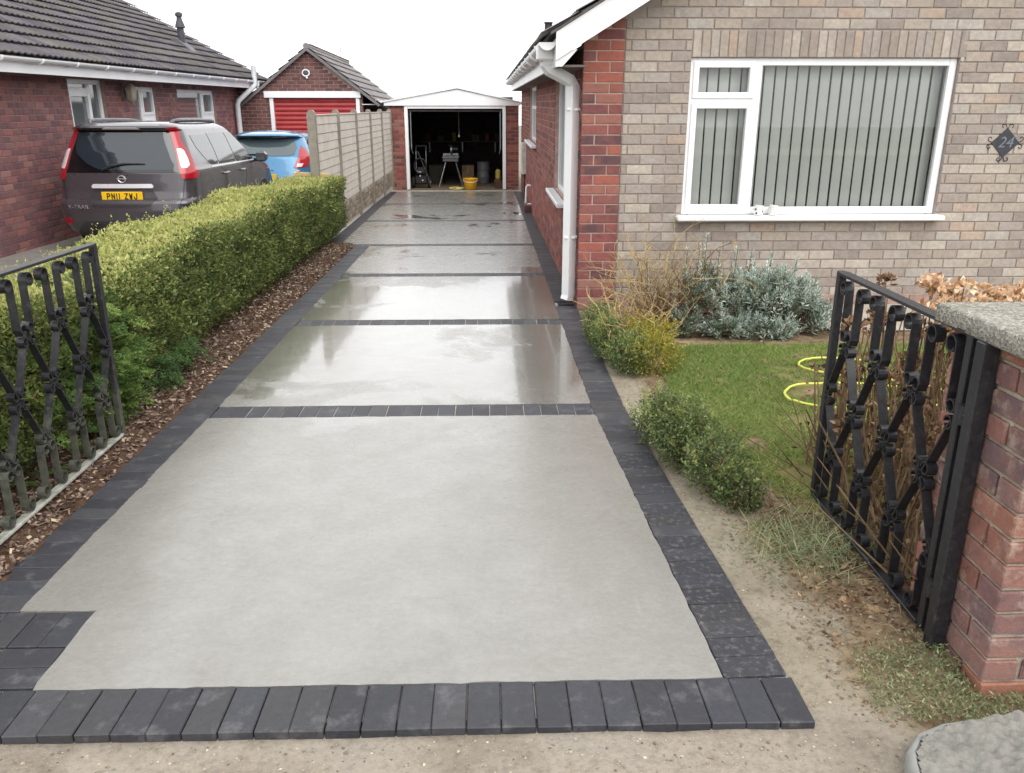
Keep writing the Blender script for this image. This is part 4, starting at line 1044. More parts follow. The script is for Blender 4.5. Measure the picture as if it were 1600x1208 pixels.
# ---------------------------------------------------------------- cars: stacked plan contours, features laid on the surface
class Car:
    """tab rows: z, half width, rear y, front y, rear corner radius, front corner radius, rear bulge"""
    def __init__(s, tab): s.t = np.array(tab, float)
    def par(s, z):
        return [float(np.interp(z, s.t[:, 0], s.t[:, k])) for k in range(1, 7)]
    def pt(s, q, z):
        sg = 1 if q >= 0 else -1; q = abs(q); w, r, f, cr, cf, b = s.par(z)
        if q <= 1: x, y = q*(w-cr), r
        elif q <= 2: a = (q-1)*H; x, y = w-cr+cr*math.sin(a), r+cr-cr*math.cos(a)
        elif q <= 3: x, y = w, r+cr+(q-2)*(f-cf-r-cr)
        elif q <= 4: a = (q-3)*H; x, y = w-cf+cf*math.cos(a), f-cf+cf*math.sin(a)
        else: x, y = (5-q)*(w-cf), f
        if q < 2.3: y -= b*max(0, 1-(x/w)**2)
        if q > 2.7: y += .10*max(0, 1-(x/w)**2)
        return Vector((sg*x, y, z))
    def qx(s, x, z):
        sg = 1 if x >= 0 else -1; x = abs(x); w, r, f, cr, cf, b = s.par(z)
        return sg*(x/(w-cr) if x < w-cr else 1+math.asin(min(1, (x-(w-cr))/cr))/H)
    def qy(s, y, z):
        w, r, f, cr, cf, b = s.par(z)
        return 2+(y-r-cr)/(f-cf-r-cr) if y > r+cr else 1+math.acos(min(1, max(-1, (r+cr-y)/cr)))/H
    def nrm(s, q, z):
        e = .01; a = s.pt(q+e, z)-s.pt(q-e, z); b = s.pt(q, z+e)-s.pt(q, z-e); n = a.cross(b)
        n.normalize(); return n
    def body(s, name, mat, parent, nz=44):
        z0, z1 = s.t[0, 0], s.t[-1, 0]; qs = sorted(set(list(np.linspace(-5, 5, 121))))
        zs = sorted(set(list(np.linspace(z0, z1, nz)) + list(s.t[:, 0]))); m = MB(); vs = []; n = len(qs)
        for z in zs: vs += [s.pt(q, z) for q in qs]
        fs = [(j*n+i, j*n+i+1, (j+1)*n+i+1, (j+1)*n+i) for j in range(len(zs)-1) for i in range(n-1)]
        fs += [(j*n+n-1, j*n, (j+1)*n, (j+1)*n+n-1) for j in range(len(zs)-1)]
        fs += [tuple(range(n))[::-1], tuple(range((len(zs)-1)*n, len(zs)*n))]
        m.add(vs, fs); o = m.build(name, mat, parent); autosmooth(o, 28); return o
    def patch(s, name, rows, mat, parent, d=.005, cols=12, sub=8, sharp=40):
        """rows: (z, qa, qb) from bottom up; interpolated between, laid d above the skin with a rim"""
        zs = np.linspace(rows[0][0], rows[-1][0], sub*max(1, len(rows)-1)+1); rz = [r[0] for r in rows]
        m = MB(); top = []; bot = []; N = cols+1
        for z in zs:
            a = np.interp(z, rz, [r[1] for r in rows]); b = np.interp(z, rz, [r[2] for r in rows])
            for k in range(N):
                q = a+(b-a)*k/cols; p = s.pt(q, z); n = s.nrm(q, z); top.append(p+n*d); bot.append(p-n*.012)
        vs = top+bot; T = len(top); M_ = len(zs)
        fs = [(j*N+k, j*N+k+1, (j+1)*N+k+1, (j+1)*N+k) for j in range(M_-1) for k in range(cols)]
        ring = list(range(N)) + [j*N+cols for j in range(1, M_)] + [(M_-1)*N+k for k in range(cols-1, -1, -1)] + [j*N for j in range(M_-2, 0, -1)]
        fs += [(ring[i], T+ring[i], T+ring[(i+1) % len(ring)], ring[(i+1) % len(ring)]) for i in range(len(ring))]
        m.add(vs, fs); o = m.build(name, mat, parent, fixn=True); autosmooth(o, sharp); return o
def wheels(root, car, ys, rad, xw, rimmat):
    for y in ys:
        for sg in (-1, 1):
            m = MB(); c = (sg*xw, y, rad); w2 = .105
            m.lathe([(rad*.62, -w2), (rad*.95, -w2), (rad, -w2*.7), (rad, w2*.7), (rad*.95, w2), (rad*.62, w2)], 32, c, 0); t = m.build('wheel', RUBBER, root); autosmooth(t)
            m = MB(); m.lathe([(0, w2*.75*sg), (rad*.15, w2*.8*sg), (rad*.2, w2*.6*sg), (rad*.55, w2*.6*sg), (rad*.64, w2*.95*sg), (rad*.64, -w2*sg), (0, -w2*.5*sg)], 30, c, 0); autosmooth(m.build('rim', rimmat, t))
            for k in range(5):
                a = k*2*math.pi/5; m = MB(); m.box(sg*w2*.62-.015, sg*w2*.62+.02, -.025, .025, rad*.12, rad*.6, .006)
                M_ = Matrix.Translation(c) @ Matrix.Rotation(a, 4, 'X'); m.v = [tuple(M_ @ Vector(v)) for v in m.v]; m.build('spoke', rimmat, t)
            ar = MB(); ar.lathe([(rad*.9, -.02*sg), (rad*1.13, -.02*sg), (rad*1.15, .0), (rad*1.1, .012*sg), (rad*.9, .012*sg)], 32, (sg*(xw+.085), y, rad+.01), 0); ar.build('wheel_arch', BLACK_PL, root)

# grey SUV ------------------------------------------------------------------
suv = thing('parked_suv', 'dark grey SUV with yellow rear number plate parked beside the dark brick bungalow', 'car', (-4.75, 11.02, -.05))
S = Car([(.20, .74, .22, 4.40, .25, .30, .02), (.30, .84, .07, 4.52, .24, .40, .05), (.42, .875, .0, 4.58, .22, .45, .07), (.56, .888, -.02, 4.60, .20, .45, .08), (.66, .89, -.015, 4.59, .20, .45, .08),
         (.695, .888, .01, 4.57, .20, .45, .08), (.72, .886, .055, 4.56, .20, .45, .07), (.80, .885, .075, 4.52, .20, .45, .06), (.92, .884, .09, 4.42, .20, .45, .06), (.99, .882, .10, 4.22, .20, .45, .06), (1.03, .878, .105, 3.85, .20, .45, .06), (1.06, .870, .115, 3.55, .20, .42, .06),
         (1.10, .855, .13, 3.42, .20, .35, .06), (1.30, .795, .205, 3.05, .20, .28, .06), (1.50, .725, .29, 2.68, .20, .25, .05), (1.565, .70, .315, 2.55, .19, .25, .05), (1.58, .694, .26, 2.50, .19, .25, .05), (1.60, .68, .235, 2.44, .19, .25, .05), (1.625, .655, .25, 2.36, .20, .25, .05), (1.655, .60, .33, 2.22, .22, .25, .05), (1.675, .50, .48, 2.05, .25, .25, .04), (1.685, .36, .70, 1.8, .25, .25, .02)])
body = S.body('body', PAINT_G, suv)
# rear glass: black surround, then the clear heated part
X = lambda x, z: S.qx(x, z)
S.patch('rear_window_surround', [(1.045, X(-.745, 1.045), X(.745, 1.045)), (1.30, X(-.685, 1.30), X(.685, 1.30)), (1.545, X(-.60, 1.545), X(.60, 1.545)), (1.562, X(-.585, 1.562), X(.585, 1.562))], glassy('black_frit', (14, 14, 17), .12), suv, .006, 24)
rg = S.patch('rear_window', [(1.075, X(-.22, 1.075), X(.64, 1.075)), (1.10, X(-.33, 1.10), X(.655, 1.10)), (1.16, X(-.45, 1.16), X(.66, 1.16)), (1.25, X(-.555, 1.25), X(.65, 1.25)), (1.36, X(-.60, 1.36), X(.63, 1.36)), (1.54, X(-.585, 1.54), X(.585, 1.54))], glassy('tinted_rear_glass', (36, 43, 50), .05), suv, .009, 24)
wi = MB(); pts = [S.pt(X(x, z), z)+S.nrm(X(x, z), z)*.025 for x, z in ((-.24, 1.075), (-.12, 1.125), (.05, 1.15), (.30, 1.148))]; wi.tube(pts, [.016, .02, .014, .006], 6); wi.build('wiper', BLACK_PL, rg)
# tall lights on the rear corners
for sg in (1, -1):
    q = lambda x, z: X(x, z)
    rows = [(.965, X(.745, .965), S.qy(.26, .965)), (1.0, X(.735, 1.0), S.qy(.36, 1.0)), (1.08, X(.718, 1.08), S.qy(.36, 1.08)), (1.2, X(.690, 1.2), S.qy(.34, 1.2)), (1.32, X(.662, 1.32), S.qy(.32, 1.32)), (1.45, X(.618, 1.45), S.qy(.34, 1.45)), (1.60, X(.555, 1.60), S.qy(.34, 1.60))]
    tl = S.patch('tail_light', [(z, sg*a, sg*b) for z, a, b in rows], LIGHT_R, suv, .016, 10)
    rows = [(1.09, X(.745, 1.09), X(.795, 1.09)), (1.13, X(.728, 1.13), X(.815, 1.13)), (1.22, X(.704, 1.22), X(.785, 1.22)), (1.31, X(.68, 1.31), X(.745, 1.31)), (1.335, X(.675, 1.335), X(.715, 1.335))]
    S.patch('reversing_lens', [(z, sg*a, sg*b) for z, a, b in rows], LIGHT_W, tl, .020, 6)
    S.patch('rear_reflector', [(.405, sg*X(.70, .405), sg*X(.80, .405)), (.42, sg*X(.685, .42), sg*X(.815, .42)), (.47, sg*X(.685, .47), sg*X(.815, .47)), (.485, sg*X(.70, .485), sg*X(.80, .485))], LIGHT_R, suv, .01, 6)
    # side glass, left and right
    Y = S.qy
    for (nm, r) in (('quarter_window', [(1.10, Y(1.02, 1.1), Y(1.30, 1.1)), (1.2, Y(.84, 1.2), Y(1.29, 1.2)), (1.35, Y(.66, 1.35), Y(1.27, 1.35)), (1.50, Y(.62, 1.5), Y(1.25, 1.5))]),
                    ('rear_door_window', [(1.095, Y(1.36, 1.095), Y(2.14, 1.095)), (1.515, Y(1.31, 1.515), Y(2.03, 1.515))]),
                    ('front_door_window', [(1.09, Y(2.22, 1.09), Y(3.28, 1.09)), (1.3, Y(2.16, 1.3), Y(2.90, 1.3)), (1.515, Y(2.11, 1.515), Y(2.50, 1.515))])):
        S.patch(nm, [(z, sg*a, sg*b) for z, a, b in r], GLASS_D, suv, .004, 10)
    S.patch('waist_trim', [(1.068, sg*Y(.98, 1.068), sg*Y(3.3, 1.068)), (1.084, sg*Y(.98, 1.084), sg*Y(3.3, 1.084))], CHROME, suv, .006, 30, 2)
    for y0 in (1.33, 2.18, 3.2):
        S.patch('door_seam', [(.36, sg*Y(y0-.006, .36), sg*Y(y0+.006, .36)), (1.06, sg*Y(y0-.006, 1.06), sg*Y(y0+.006, 1.06))], BLACK_PL, suv, .002, 2, 14)
    for y0 in (1.52, 2.38):
        h_ = MB(); p = S.pt(sg*Y(y0, .96), .96); h_.tube([(p.x+sg*.0, y0-.1, .96), (p.x+sg*.03, y0-.08, .96), (p.x+sg*.035, y0, .965), (p.x+sg*.03, y0+.08, .965), (p.x, y0+.1, .965)], .017, 8); autosmooth(h_.build('door_handle', PAINT_G, suv))
    mr = MB(); mr.box(sg*.90 if sg > 0 else -1.08, 1.08 if sg > 0 else -.90, 3.10, 3.26, 1.04, 1.20, .045); mro = mr.build('door_mirror', PAINT_G, suv)
    ma = MB(); ma.tube([(sg*.82, 3.2, 1.07), (sg*.94, 3.18, 1.08)], .03, 8); ma.build('mirror_arm', BLACK_PL, mro)
    mg = MB(); mg.box(.925 if sg > 0 else -1.06, 1.06 if sg > 0 else -.925, 3.094, 3.10, 1.06, 1.18, .002); mg.build('mirror_glass', GLASS_W, mro)
    rr = MB(); rr.tube([(sg*.53, .52, 1.655), (sg*.555, .60, 1.685), (sg*.575, .8, 1.693), (sg*.585, 1.4, 1.697), (sg*.575, 2.0, 1.69), (sg*.555, 2.2, 1.67), (sg*.54, 2.28, 1.66)], [.02, .026, .028, .028, .028, .026, .018], 8); autosmooth(rr.build('roof_rail', plain('rail_grey', (108,106,112), rough=.35, metal=.5), suv))
    S.patch('side_sill', [(.24, sg*Y(.9, .24), sg*Y(3.7, .24)), (.36, sg*Y(.9, .36), sg*Y(3.7, .36))], BLACK_PL, suv, .006, 20, 4)
S.patch('brake_light', [(1.583, X(-.24, 1.583), X(.24, 1.583)), (1.602, X(-.20, 1.602), X(.20, 1.602))], LIGHT_W, suv, .006, 8, 4)
S.patch('windscreen', [(1.09, 4.12, 5), (1.5, 4.12, 5)], GLASS_D, suv, .004, 10); S.patch('windscreen', [(1.09, -5, -4.12), (1.5, -5, -4.12)], GLASS_D, suv, .004, 10)
# tailgate shut lines, bumper, chrome strip, plate
for sg in (1, -1):
    S.patch('tailgate_seam', [(.60, sg*X(.70, .60), sg*X(.708, .60)), (.70, sg*X(.745, .70), sg*X(.753, .70)), (.97, sg*X(.772, .97), sg*X(.780, .97)), (1.04, sg*X(.752, 1.04), sg*X(.76, 1.04))], BLACK_PL, suv, .003, 2)
S.patch('lower_bumper', [(.215, X(-.70, .215), X(.70, .215)), (.34, X(-.62, .34), X(.62, .34)), (.425, X(-.52, .425), X(.52, .425))], plain('grey_plastic', (62,58,61), rough=.6), suv, .012, 20)
S.patch('bumper_seam', [(.428, X(-.53, .428), X(.53, .428)), (.436, X(-.53, .436), X(.53, .436))], BLACK_PL, suv, .003, 20, 2)
rec = S.patch('plate_recess', [(.62, X(-.30, .62), X(.30, .62)), (.645, X(-.37, .645), X(.37, .645)), (.73, X(-.44, .73), X(.44, .73)), (.84, X(-.37, .84), X(.37, .84))], plain('recess_grey', (54,50,54), (46,43,47), rough=.4), suv, .004, 20)
S.patch('tailgate_strip', [(.852, X(-.385, .852), X(.385, .852)), (.875, X(-.395, .875), X(.395, .875)), (.905, X(-.37, .905), X(.37, .905))], CHROME, suv, .022, 20, 6)
pl_ = MB(); yp = S.pt(X(0, .75), .75).y-.030; pl_.box(-.262, .262, yp, yp+.012, .70, .812, .003); pl_ = pl_.build('number_plate', PLATE_Y, suv)
GL = {'P': [[(0, 0), (0, 1), (.75, 1), (1, .88), (1, .6), (.75, .48), (0, .48)]], 'N': [[(0, 0), (0, 1), (1, 0), (1, 1)]], '1': [[(.5, 0), (.5, 1)]],
      'Z': [[(0, 1), (1, 1), (0, 0), (1, 0)]], 'W': [[(0, 1), (.25, 0), (.5, .7), (.75, 0), (1, 1)]], 'J': [[(1, 1), (1, .2), (.8, 0), (.2, 0), (0, .2), (0, .34)]]}
def plate_text(txt, hgt=.076, wid=.046, st=.013, gap=.013):
    tot = sum((.02 if ch == '1' else (.03 if ch == ' ' else wid))+gap for ch in txt)-gap; x0 = -tot/2; m = MB()
    for ch in txt:
        w_ = .02 if ch == '1' else (.03 if ch == ' ' else wid)
        for ln in GL.get(ch, []):
            P_ = [Vector((x0+st/2+px_*(w_-st), 0, -hgt/2+st/2+pz_*(hgt-st))) for px_, pz_ in ln]
            for q in range(len(P_)-1):
                d_ = (P_[q+1]-P_[q]).normalized(); n_ = Vector((-d_.z, 0, d_.x))*st/2; a_, b_ = P_[q]-d_*st*.5, P_[q+1]+d_*st*.5; y_ = -.0004*q
                m.add([a_+n_+Vector((0, y_, 0)), a_-n_+Vector((0, y_, 0)), b_-n_+Vector((0, y_, 0)), b_+n_+Vector((0, y_, 0))], [(0, 1, 2, 3)])
        x0 += w_+gap
    return m.mesh('plate_lettering', PLATE_T)
link('plate_lettering', plate_text('PN11 ZWJ'), pl_, (0, yp-.0015, .756))
EMB = plain('badge_chrome', (216,216,220), (196,196,200), 4, .25, metal=.8)
yb = S.pt(X(0, .965), .965).y-.012
bd = MB(); bd.tube([(.047*math.cos(t), yb, .968+.042*math.sin(t)) for t in np.linspace(0, 6.283, 25)], .008, 6); bd.box(-.062, .062, yb-.006, yb+.004, .959, .977, .002); bdo = bd.build('badge', EMB, suv)
link('badge_lettering', text_mesh('NISSAN', .017, .0004, 'badge_lettering', PLATE_T), bdo, (0, yb-.0075, .968), (H, 0, 0))
def on_rear(txt, x, z, size, nm, shear=0):
    q = X(x, z); p = S.pt(q, z); n = S.nrm(q, z); yaw = math.atan2(n.x, -n.y)
    return link(nm, text_mesh(txt, size, .003, nm, EMB, shear=shear, spacing=1.15), suv, p+n*.006, (H, 0, yaw))
on_rear('X-TRAIL', -.56, .625, .07, 'model_lettering'); on_rear('dCi', .57, .628, .06, 'engine_lettering')
ae = MB(); ae.tube([(.12, 1.9, 1.68), (.10, 1.72, 1.86)], [.006, .003], 5); ae.build('aerial', BLACK_PL, suv)
wheels(suv, S, (.92, 3.55), .35, .80, plain('alloy_silver', (178,180,184), rough=.3, metal=.9))
ex = MB(); ex.tube([(.45, .0, .24), (.45, .3, .24)], .03, 10); ex.build('exhaust', STEEL, suv)

# blue hatchback --------------------------------------------------------------
hb = thing('parked_hatchback', 'bright blue hatchback parked ahead of the grey SUV near the red garage door', 'car', (-4.28, 16.2, -.01))
B = Car([(.18, .70, .2, 3.7, .28, .35, .02), (.30, .80, .06, 3.85, .30, .45, .06), (.45, .835, .0, 3.93, .32, .5, .09), (.60, .848, -.01, 3.94, .32, .5, .09), (.72, .85, .03, 3.9, .33, .5, .09), (.85, .846, .07, 3.7, .33, .5, .08), (.93, .838, .10, 3.3, .33, .5, .08), (.98, .825, .12, 3.0, .34, .45, .08),
         (1.02, .81, .16, 2.85, .34, .4, .08), (1.15, .75, .27, 2.5, .34, .35, .07), (1.28, .68, .38, 2.2, .33, .3, .06), (1.33, .655, .42, 2.05, .33, .3, .06), (1.345, .645, .30, 2.0, .32, .3, .08), (1.37, .625, .26, 1.95, .32, .3, .09), (1.395, .59, .29, 1.85, .32, .3, .09), (1.43, .50, .42, 1.65, .32, .3, .08), (1.455, .36, .62, 1.4, .3, .28, .04), (1.462, .28, .75, 1.3, .25, .25, .02)])
B.body('body', PAINT_B, hb)
X2 = lambda x, z: B.qx(x, z)
brg = B.patch('rear_window', [(1.0, X2(-.48, 1.0), X2(.48, 1.0)), (1.03, X2(-.58, 1.03), X2(.58, 1.03)), (1.15, X2(-.60, 1.15), X2(.60, 1.15)), (1.31, X2(-.53, 1.31), X2(.53, 1.31)), (1.335, X2(-.48, 1.335), X2(.48, 1.335))], glassy('hatch_glass', (70, 82, 86), .06), hb, .006, 20)
wi = MB(); pts = [B.pt(X2(x, z), z)+B.nrm(X2(x, z), z)*.02 for x, z in ((.0, .985), (-.1, 1.02), (-.38, 1.02))]; wi.tube(pts, [.016, .014, .006], 6); wi.build('wiper', BLACK_PL, brg)
for sg in (1, -1):
    Y2 = B.qy
    rows = [(.78, X2(.60, .78), X2(.66, .78)), (.80, X2(.57, .80), Y2(.20, .80)), (.90, X2(.61, .90), Y2(.30, .90)), (1.0, X2(.645, 1.0), Y2(.38, 1.0)), (1.10, X2(.64, 1.10), Y2(.42, 1.10)), (1.17, X2(.66, 1.17), Y2(.40, 1.17))]
    tl = B.patch('tail_light', [(z, sg*a, sg*b) for z, a, b in rows], LIGHT_R, hb, .014, 10)
    B.patch('reversing_lens', [(.80, sg*X2(.62, .80), sg*X2(.70, .80)), (.86, sg*X2(.63, .86), sg*X2(.73, .86))], LIGHT_W, tl, .018, 5, 4)
    B.patch('quarter_window', [(1.02, sg*Y2(.95, 1.02), sg*Y2(1.30, 1.02)), (1.1, sg*Y2(.78, 1.1), sg*Y2(1.29, 1.1)), (1.24, sg*Y2(.72, 1.24), sg*Y2(1.26, 1.24)), (1.30, sg*Y2(.95, 1.3), sg*Y2(1.24, 1.3))], GLASS_D, hb, .004, 8)
    B.patch('door_window', [(1.0, sg*Y2(1.36, 1.0), sg*Y2(2.6, 1.0)), (1.31, sg*Y2(1.30, 1.31), sg*Y2(1.95, 1.31))], GLASS_D, hb, .004, 12)
    mr = MB(); mr.box(.84 if sg > 0 else -1.0, 1.0 if sg > 0 else -.84, 2.45, 2.58, .96, 1.08, .04); mr.build('door_mirror', PAINT_B, hb)
    B.patch('door_seam', [(.36, sg*Y2(1.324, .36), sg*Y2(1.336, .36)), (.98, sg*Y2(1.324, .98), sg*Y2(1.336, .98))], BLACK_PL, hb, .002, 2, 10)
pl_ = MB(); yp = B.pt(0, .62).y-.014; pl_.box(-.26, .26, yp, yp+.012, .57, .68, .003); pl_.build('number_plate', PLATE_Y, hb)
B.patch('tailgate_handle', [(.745, X2(-.2, .745), X2(.2, .745)), (.78, X2(-.2, .78), X2(.2, .78))], PAINT_B, hb, .02, 8, 4)
B.patch('lower_bumper', [(.2, X2(-.6, .2), X2(.6, .2)), (.36, X2(-.5, .36), X2(.5, .36))], BLACK_PL, hb, .01, 14)
wheels(hb, B, (.62, 3.1), .30, .75, plain('alloy_grey', (170,172,176), rough=.3, metal=.9))
# ---------------------------------------------------------------- wrought iron gates, post and brick pier
def curl(u, z, r, sg, up, turns=.95, n=14):
    """spiral that leaves (u,z) going up/down and rolls to side sg"""
    out = []
    for i in range(n+1):
        t = math.pi - turns*2*math.pi*i/n; rr = r*(1-.28*i/n)
        out.append((u+sg*(r+rr*math.cos(t)), z+(1 if up else -1)*rr*math.sin(t)))
    return out
def gate(name, label, loc, rotz, W_, mat, rail_mat, Hh=1.05, rx=0.0):
    t = thing(name, label, 'gate', loc, (rx, 0, rotz))
    zb = .03; fr = MB()
    fr.box(0, .032, -.016, .016, zb, Hh, .003); fr.box(W_-.032, W_, -.016, .016, zb, Hh, .003); fr.box(.032, W_-.032, -.022, .022, Hh-.014, Hh, .002)
    fr.build('frame', mat, t)
    br = MB(); br.box(.032, W_-.032, -.02, .02, zb, zb+.014, .002); br.build('bottom_rail', rail_mat, t)
    nc = round(W_/.29-.5)+.5; w = (W_-.05)/nc; zN, zM, zK = .775, .525, .285; SW, ST = .034, .006
    def strap(path):
        m = MB(); m.strap(path, SW, ST); m.build('strap', mat, t)
    def rings(u, z, k):
        for (du, dz) in ((-.028, .026), (.028, .026), (-.028, -.028), (.028, -.028)):
            if not (.03 < u+du < W_-.03): continue
            m = MB(); r = .024; m.strap([(u+du+r*(1-.02*i)*math.cos(a), z+dz+r*(1-.02*i)*math.sin(a)) for i, a in enumerate(np.linspace(0, 5.9, 13))], SW, .005); m.build('scroll', mat, t)
    us = [.025+j*w for j in range(int(nc+.5))]
    for j, u in enumerate(us):
        for sg in (-1, 1):
            ub = u+sg*.053
            if not (.03 < ub < W_-.04): continue
            strap(curl(ub, Hh-.062, .031, sg, True)[::-1] + [(ub, zN+.12), (ub, zN+.03), (ub-sg*.012, zN+.004)])
            strap(curl(ub, zb+.05, .029, sg, False)[::-1] + [(ub, zK-.12), (ub, zK-.03), (ub-sg*.012, zK-.004)])
        rings(u, zN, 0); rings(u, zK, 1)
        for sg in (-1, 1):
            um = u+sg*w*.5
            if um < 0 or um > W_: continue
            strap([(u+sg*.012, zN-.01), (um-sg*.012, zM+.012)]); strap([(um-sg*.012, zM-.012), (u+sg*.012, zK+.01)])
            if sg > 0: rings(um, zM, 2)
    return t
rg_ = gate('garden_gate', 'black wrought iron gate with scrolls standing open by the right brick pier', (1.445, 2.315, .0), R(88.6), 1.06, IRON, IRON)
lg_ = gate('garden_gate', 'weathered black scrolled iron gate standing open against the hedge', (-1.985, 2.85, .0), R(90.5), 1.36, IRONM, RAILW, 1.06)
# gate post with hinges
gp_ = thing('gate_post', 'black square steel gate post bolted to the right brick pier', 'post', (1.437, 2.25, 0))
m = MB(); m.box(-.022, .027, -.024, .022, -.05, 1.04, .003); m.build('post', IRON, gp_)
for z in (.20, .80):
    m = MB(); m.lathe([(.0, z-.03), (.02, z-.03), (.02, z+.03), (0, z+.03)], 12, (-.005, .048, 0)); m.tube([(-.005, .02, z), (-.005, .05, z)], .014, 8); m.tube([(0, .05, z+.01), (0.008, .09, z+.01)], .012, 6); m.build('hinge', IRON, gp_)
m = MB(); m.box(.0275, .034, -.02, .02, .1, .14); m.box(.0275, .034, -.02, .02, .9, .94); m.build('bracket', IRON, gp_)
# brick pier
bp = thing('brick_gate_pier', 'weathered red brick gate pier with pebbly concrete coping at right edge', 'pier', (1.47, 2.03, 0))
PX, PYy = 1.47, 2.03
m = MB(); m.box(PX+.010, PX+.445, PYy+.010, PYy+.445, -.1, 1.035); core = m.build('core', MORTAR_G, bp, (PX, PYy, 0))
z = -.04; row = 0; c1 = .0795
shapes = {}
def pier_brick(x0, x1, y0, y1, z):
    k = (round(x1-x0, 3), round(y1-y0, 3), random.randrange(4))
    if k not in shapes:
        b = MB(); a, c = (x1-x0)/2, (y1-y0)/2; b.box(-a, a, -c, c, -.0335, .0335, .004)
        b.v = [(v[0]+random.uniform(-.002, .002), v[1]+random.uniform(-.002, .002), v[2]+random.uniform(-.0015, .0015)) for v in b.v]
        shapes[k] = b.mesh('brick', BR_PIER)
    link('brick', shapes[k], core, ((x0+x1)/2-PX, (y0+y1)/2-PYy, z+.038), (random.gauss(0, .006), random.gauss(0, .006), random.gauss(0, .006)))
while z < 1.0:
    j = .012; e = PX; f = PYy; Lb, Wb = .216, .104
    if row % 2 == 0:
        pier_brick(e, e+Lb, f, f+Wb, z); pier_brick(e+Lb+j, e+.455, f, f+Wb, z)
        pier_brick(e, e+Wb, f+Wb+j, f+Wb+j+Lb, z); pier_brick(e, e+Wb, f+Wb+Lb+2*j, f+.455, z)
        pier_brick(e+.351, e+.455, f+Wb+j, f+.455, z)
    else:
        pier_brick(e, e+Wb, f, f+Lb, z); pier_brick(e, e+Wb, f+Lb+j, f+.455, z)
        pier_brick(e+Wb+j, e+Wb+j+Lb, f, f+Wb, z); pier_brick(e+Wb+Lb+2*j, e+.455, f, f+Wb, z)
        pier_brick(e+.351, e+.455, f+Wb+j, f+.455, z)
    z += c1; row += 1
m = MB(); m.box(1.425, 2.0, 1.985, 2.53, 1.037, 1.097, .006); cp = m.build('coping', COPING, bp, (PX, PYy, 0))
# coping: pebbly relief
import bmesh
bm = bmesh.new(); bm.from_mesh(cp.data); bmesh.ops.subdivide_edges(bm, edges=[e for e in bm.edges if e.calc_length() > .05], cuts=26, use_grid_fill=True)
for v in bm.verts:
    v.co += Vector((mnoise.noise(v.co*60)*.0012, mnoise.noise(v.co*63)*.0012, mnoise.noise(v.co*57)*.001+mnoise.noise(v.co*110)*.001))
bm.to_mesh(cp.data); bm.free(); cp.data.shade_smooth()
# grey mortar left on a board at the kerb
md = thing('mortar_heap', 'wet grey mortar spread on a flat tray at the bottom right corner', 'mortar', (1.55, 1.55, 0))
prof = [(1.09, 1.60), (1.09, 1.70), (1.115, 1.77), (1.17, 1.83), (1.26, 1.868), (1.4, 1.888), (1.6, 1.90), (2.1, 1.915), (2.1, 1.2), (1.15, 1.2)]
m = MB(); n = len(prof); cx, cy = 1.6, 1.55
def sc_(p, k): return (cx+(p[0]-cx)*k, cy+(p[1]-cy)*k)
ringz = [(1.0, -.03), (1.0, .02), (.985, .034), (.965, .036), (.95, .026)]
vs = []
for k, z in ringz: vs += [sc_(p, k)+(z,) for p in prof]
fs = [(j*n+i, j*n+(i+1) % n, (j+1)*n+(i+1) % n, (j+1)*n+i) for j in range(len(ringz)-1) for i in range(n)]
m.add([(a-1.55, b-1.55, c) for a, b, c in vs], fs); tr_ = m.build('tray', plain('mortar_caked_tray', (142,142,139), (124,124,121), 10, .7, bump=.5), md); autosmooth(tr_, 50)
def mh(x, y): return .026+.030*abs(nz2(x, y, 9))+.022*abs(nz2(x, y, 23, 3))+.012*nz2(x, y, 52, 7)+.018*sst(1.2, 1.45, x)
pin = [sc_(p, .955) for p in prof]
hp_ = sheet('mortar', 1.08, 2.1, 1.2, 1.92, 130, 90, lambda x, y: mh(x, y), MOUND, pin, md); hp_.location = (-1.55, -1.55, 0)
# ---------------------------------------------------------------- hedge, shrubs, lawn, weeds
def shell_points(n, x0, x1, y0, y1, ztop, depth, faces, ypow=1.0):
    """points under the surface of a clipped hedge with outward normals; faces: weights for +x, top, -y, -x"""
    w = np.array(faces, float); w /= w.sum(); f = rng.choice(4, n, p=w)
    u = rng.random(n); y = y0+(y1-y0)*u**ypow; v = rng.random(n); d = rng.random(n)**1.5*depth
    P_ = np.empty((n, 3)); N_ = np.zeros((n, 3))
    zt = ztop(y)
    k = f == 0; P_[k] = np.stack([np.full(k.sum(), x1)-d[k], y[k], .03+v[k]*(zt[k]-.03)], 1); N_[k] = (1, 0, .25)
    k = f == 1; P_[k] = np.stack([x0+v[k]*(x1-x0), y[k], zt[k]-d[k]], 1); N_[k] = (.05, -.1, 1)
    k = f == 2; P_[k] = np.stack([x0+u[k]*(x1-x0), y0+d[k], .03+v[k]*(zt[k]-.03)], 1); N_[k] = (0, -1, .25)
    k = f == 3; P_[k] = np.stack([x0+d[k], y[k], .03+v[k]*(zt[k]-.03)], 1); N_[k] = (-1, 0, .25)
    return P_, N_, f, d
hd = thing('hedge', 'long clipped green hedge with yellow tips between the two drives', 'hedge', (-2.46, 7.5, 0))
HX0, HX1, HY0, HY1 = -2.80, -2.10, 2.9, 12.45
ztop = lambda y: .875+.055*np.sin(y*.83+.5)*.6+.03*np.sin(y*2.3)+.015*np.sin(y*5.1+1)-.03*np.clip((4.6-y)/1.2, 0, 1)
n = 190000
P_, N_, f, d = shell_points(n, HX0, HX1, HY0, HY1, ztop, .17, (.52, .40, .03, .05), 1.25)
bulge = np.array([mnoise.noise((p[0]*2.3, p[1]*2.1, p[2]*2.6)) for p in P_])
fine = np.array([mnoise.noise((p[0]*9, p[1]*9, p[2]*9)) for p in P_])
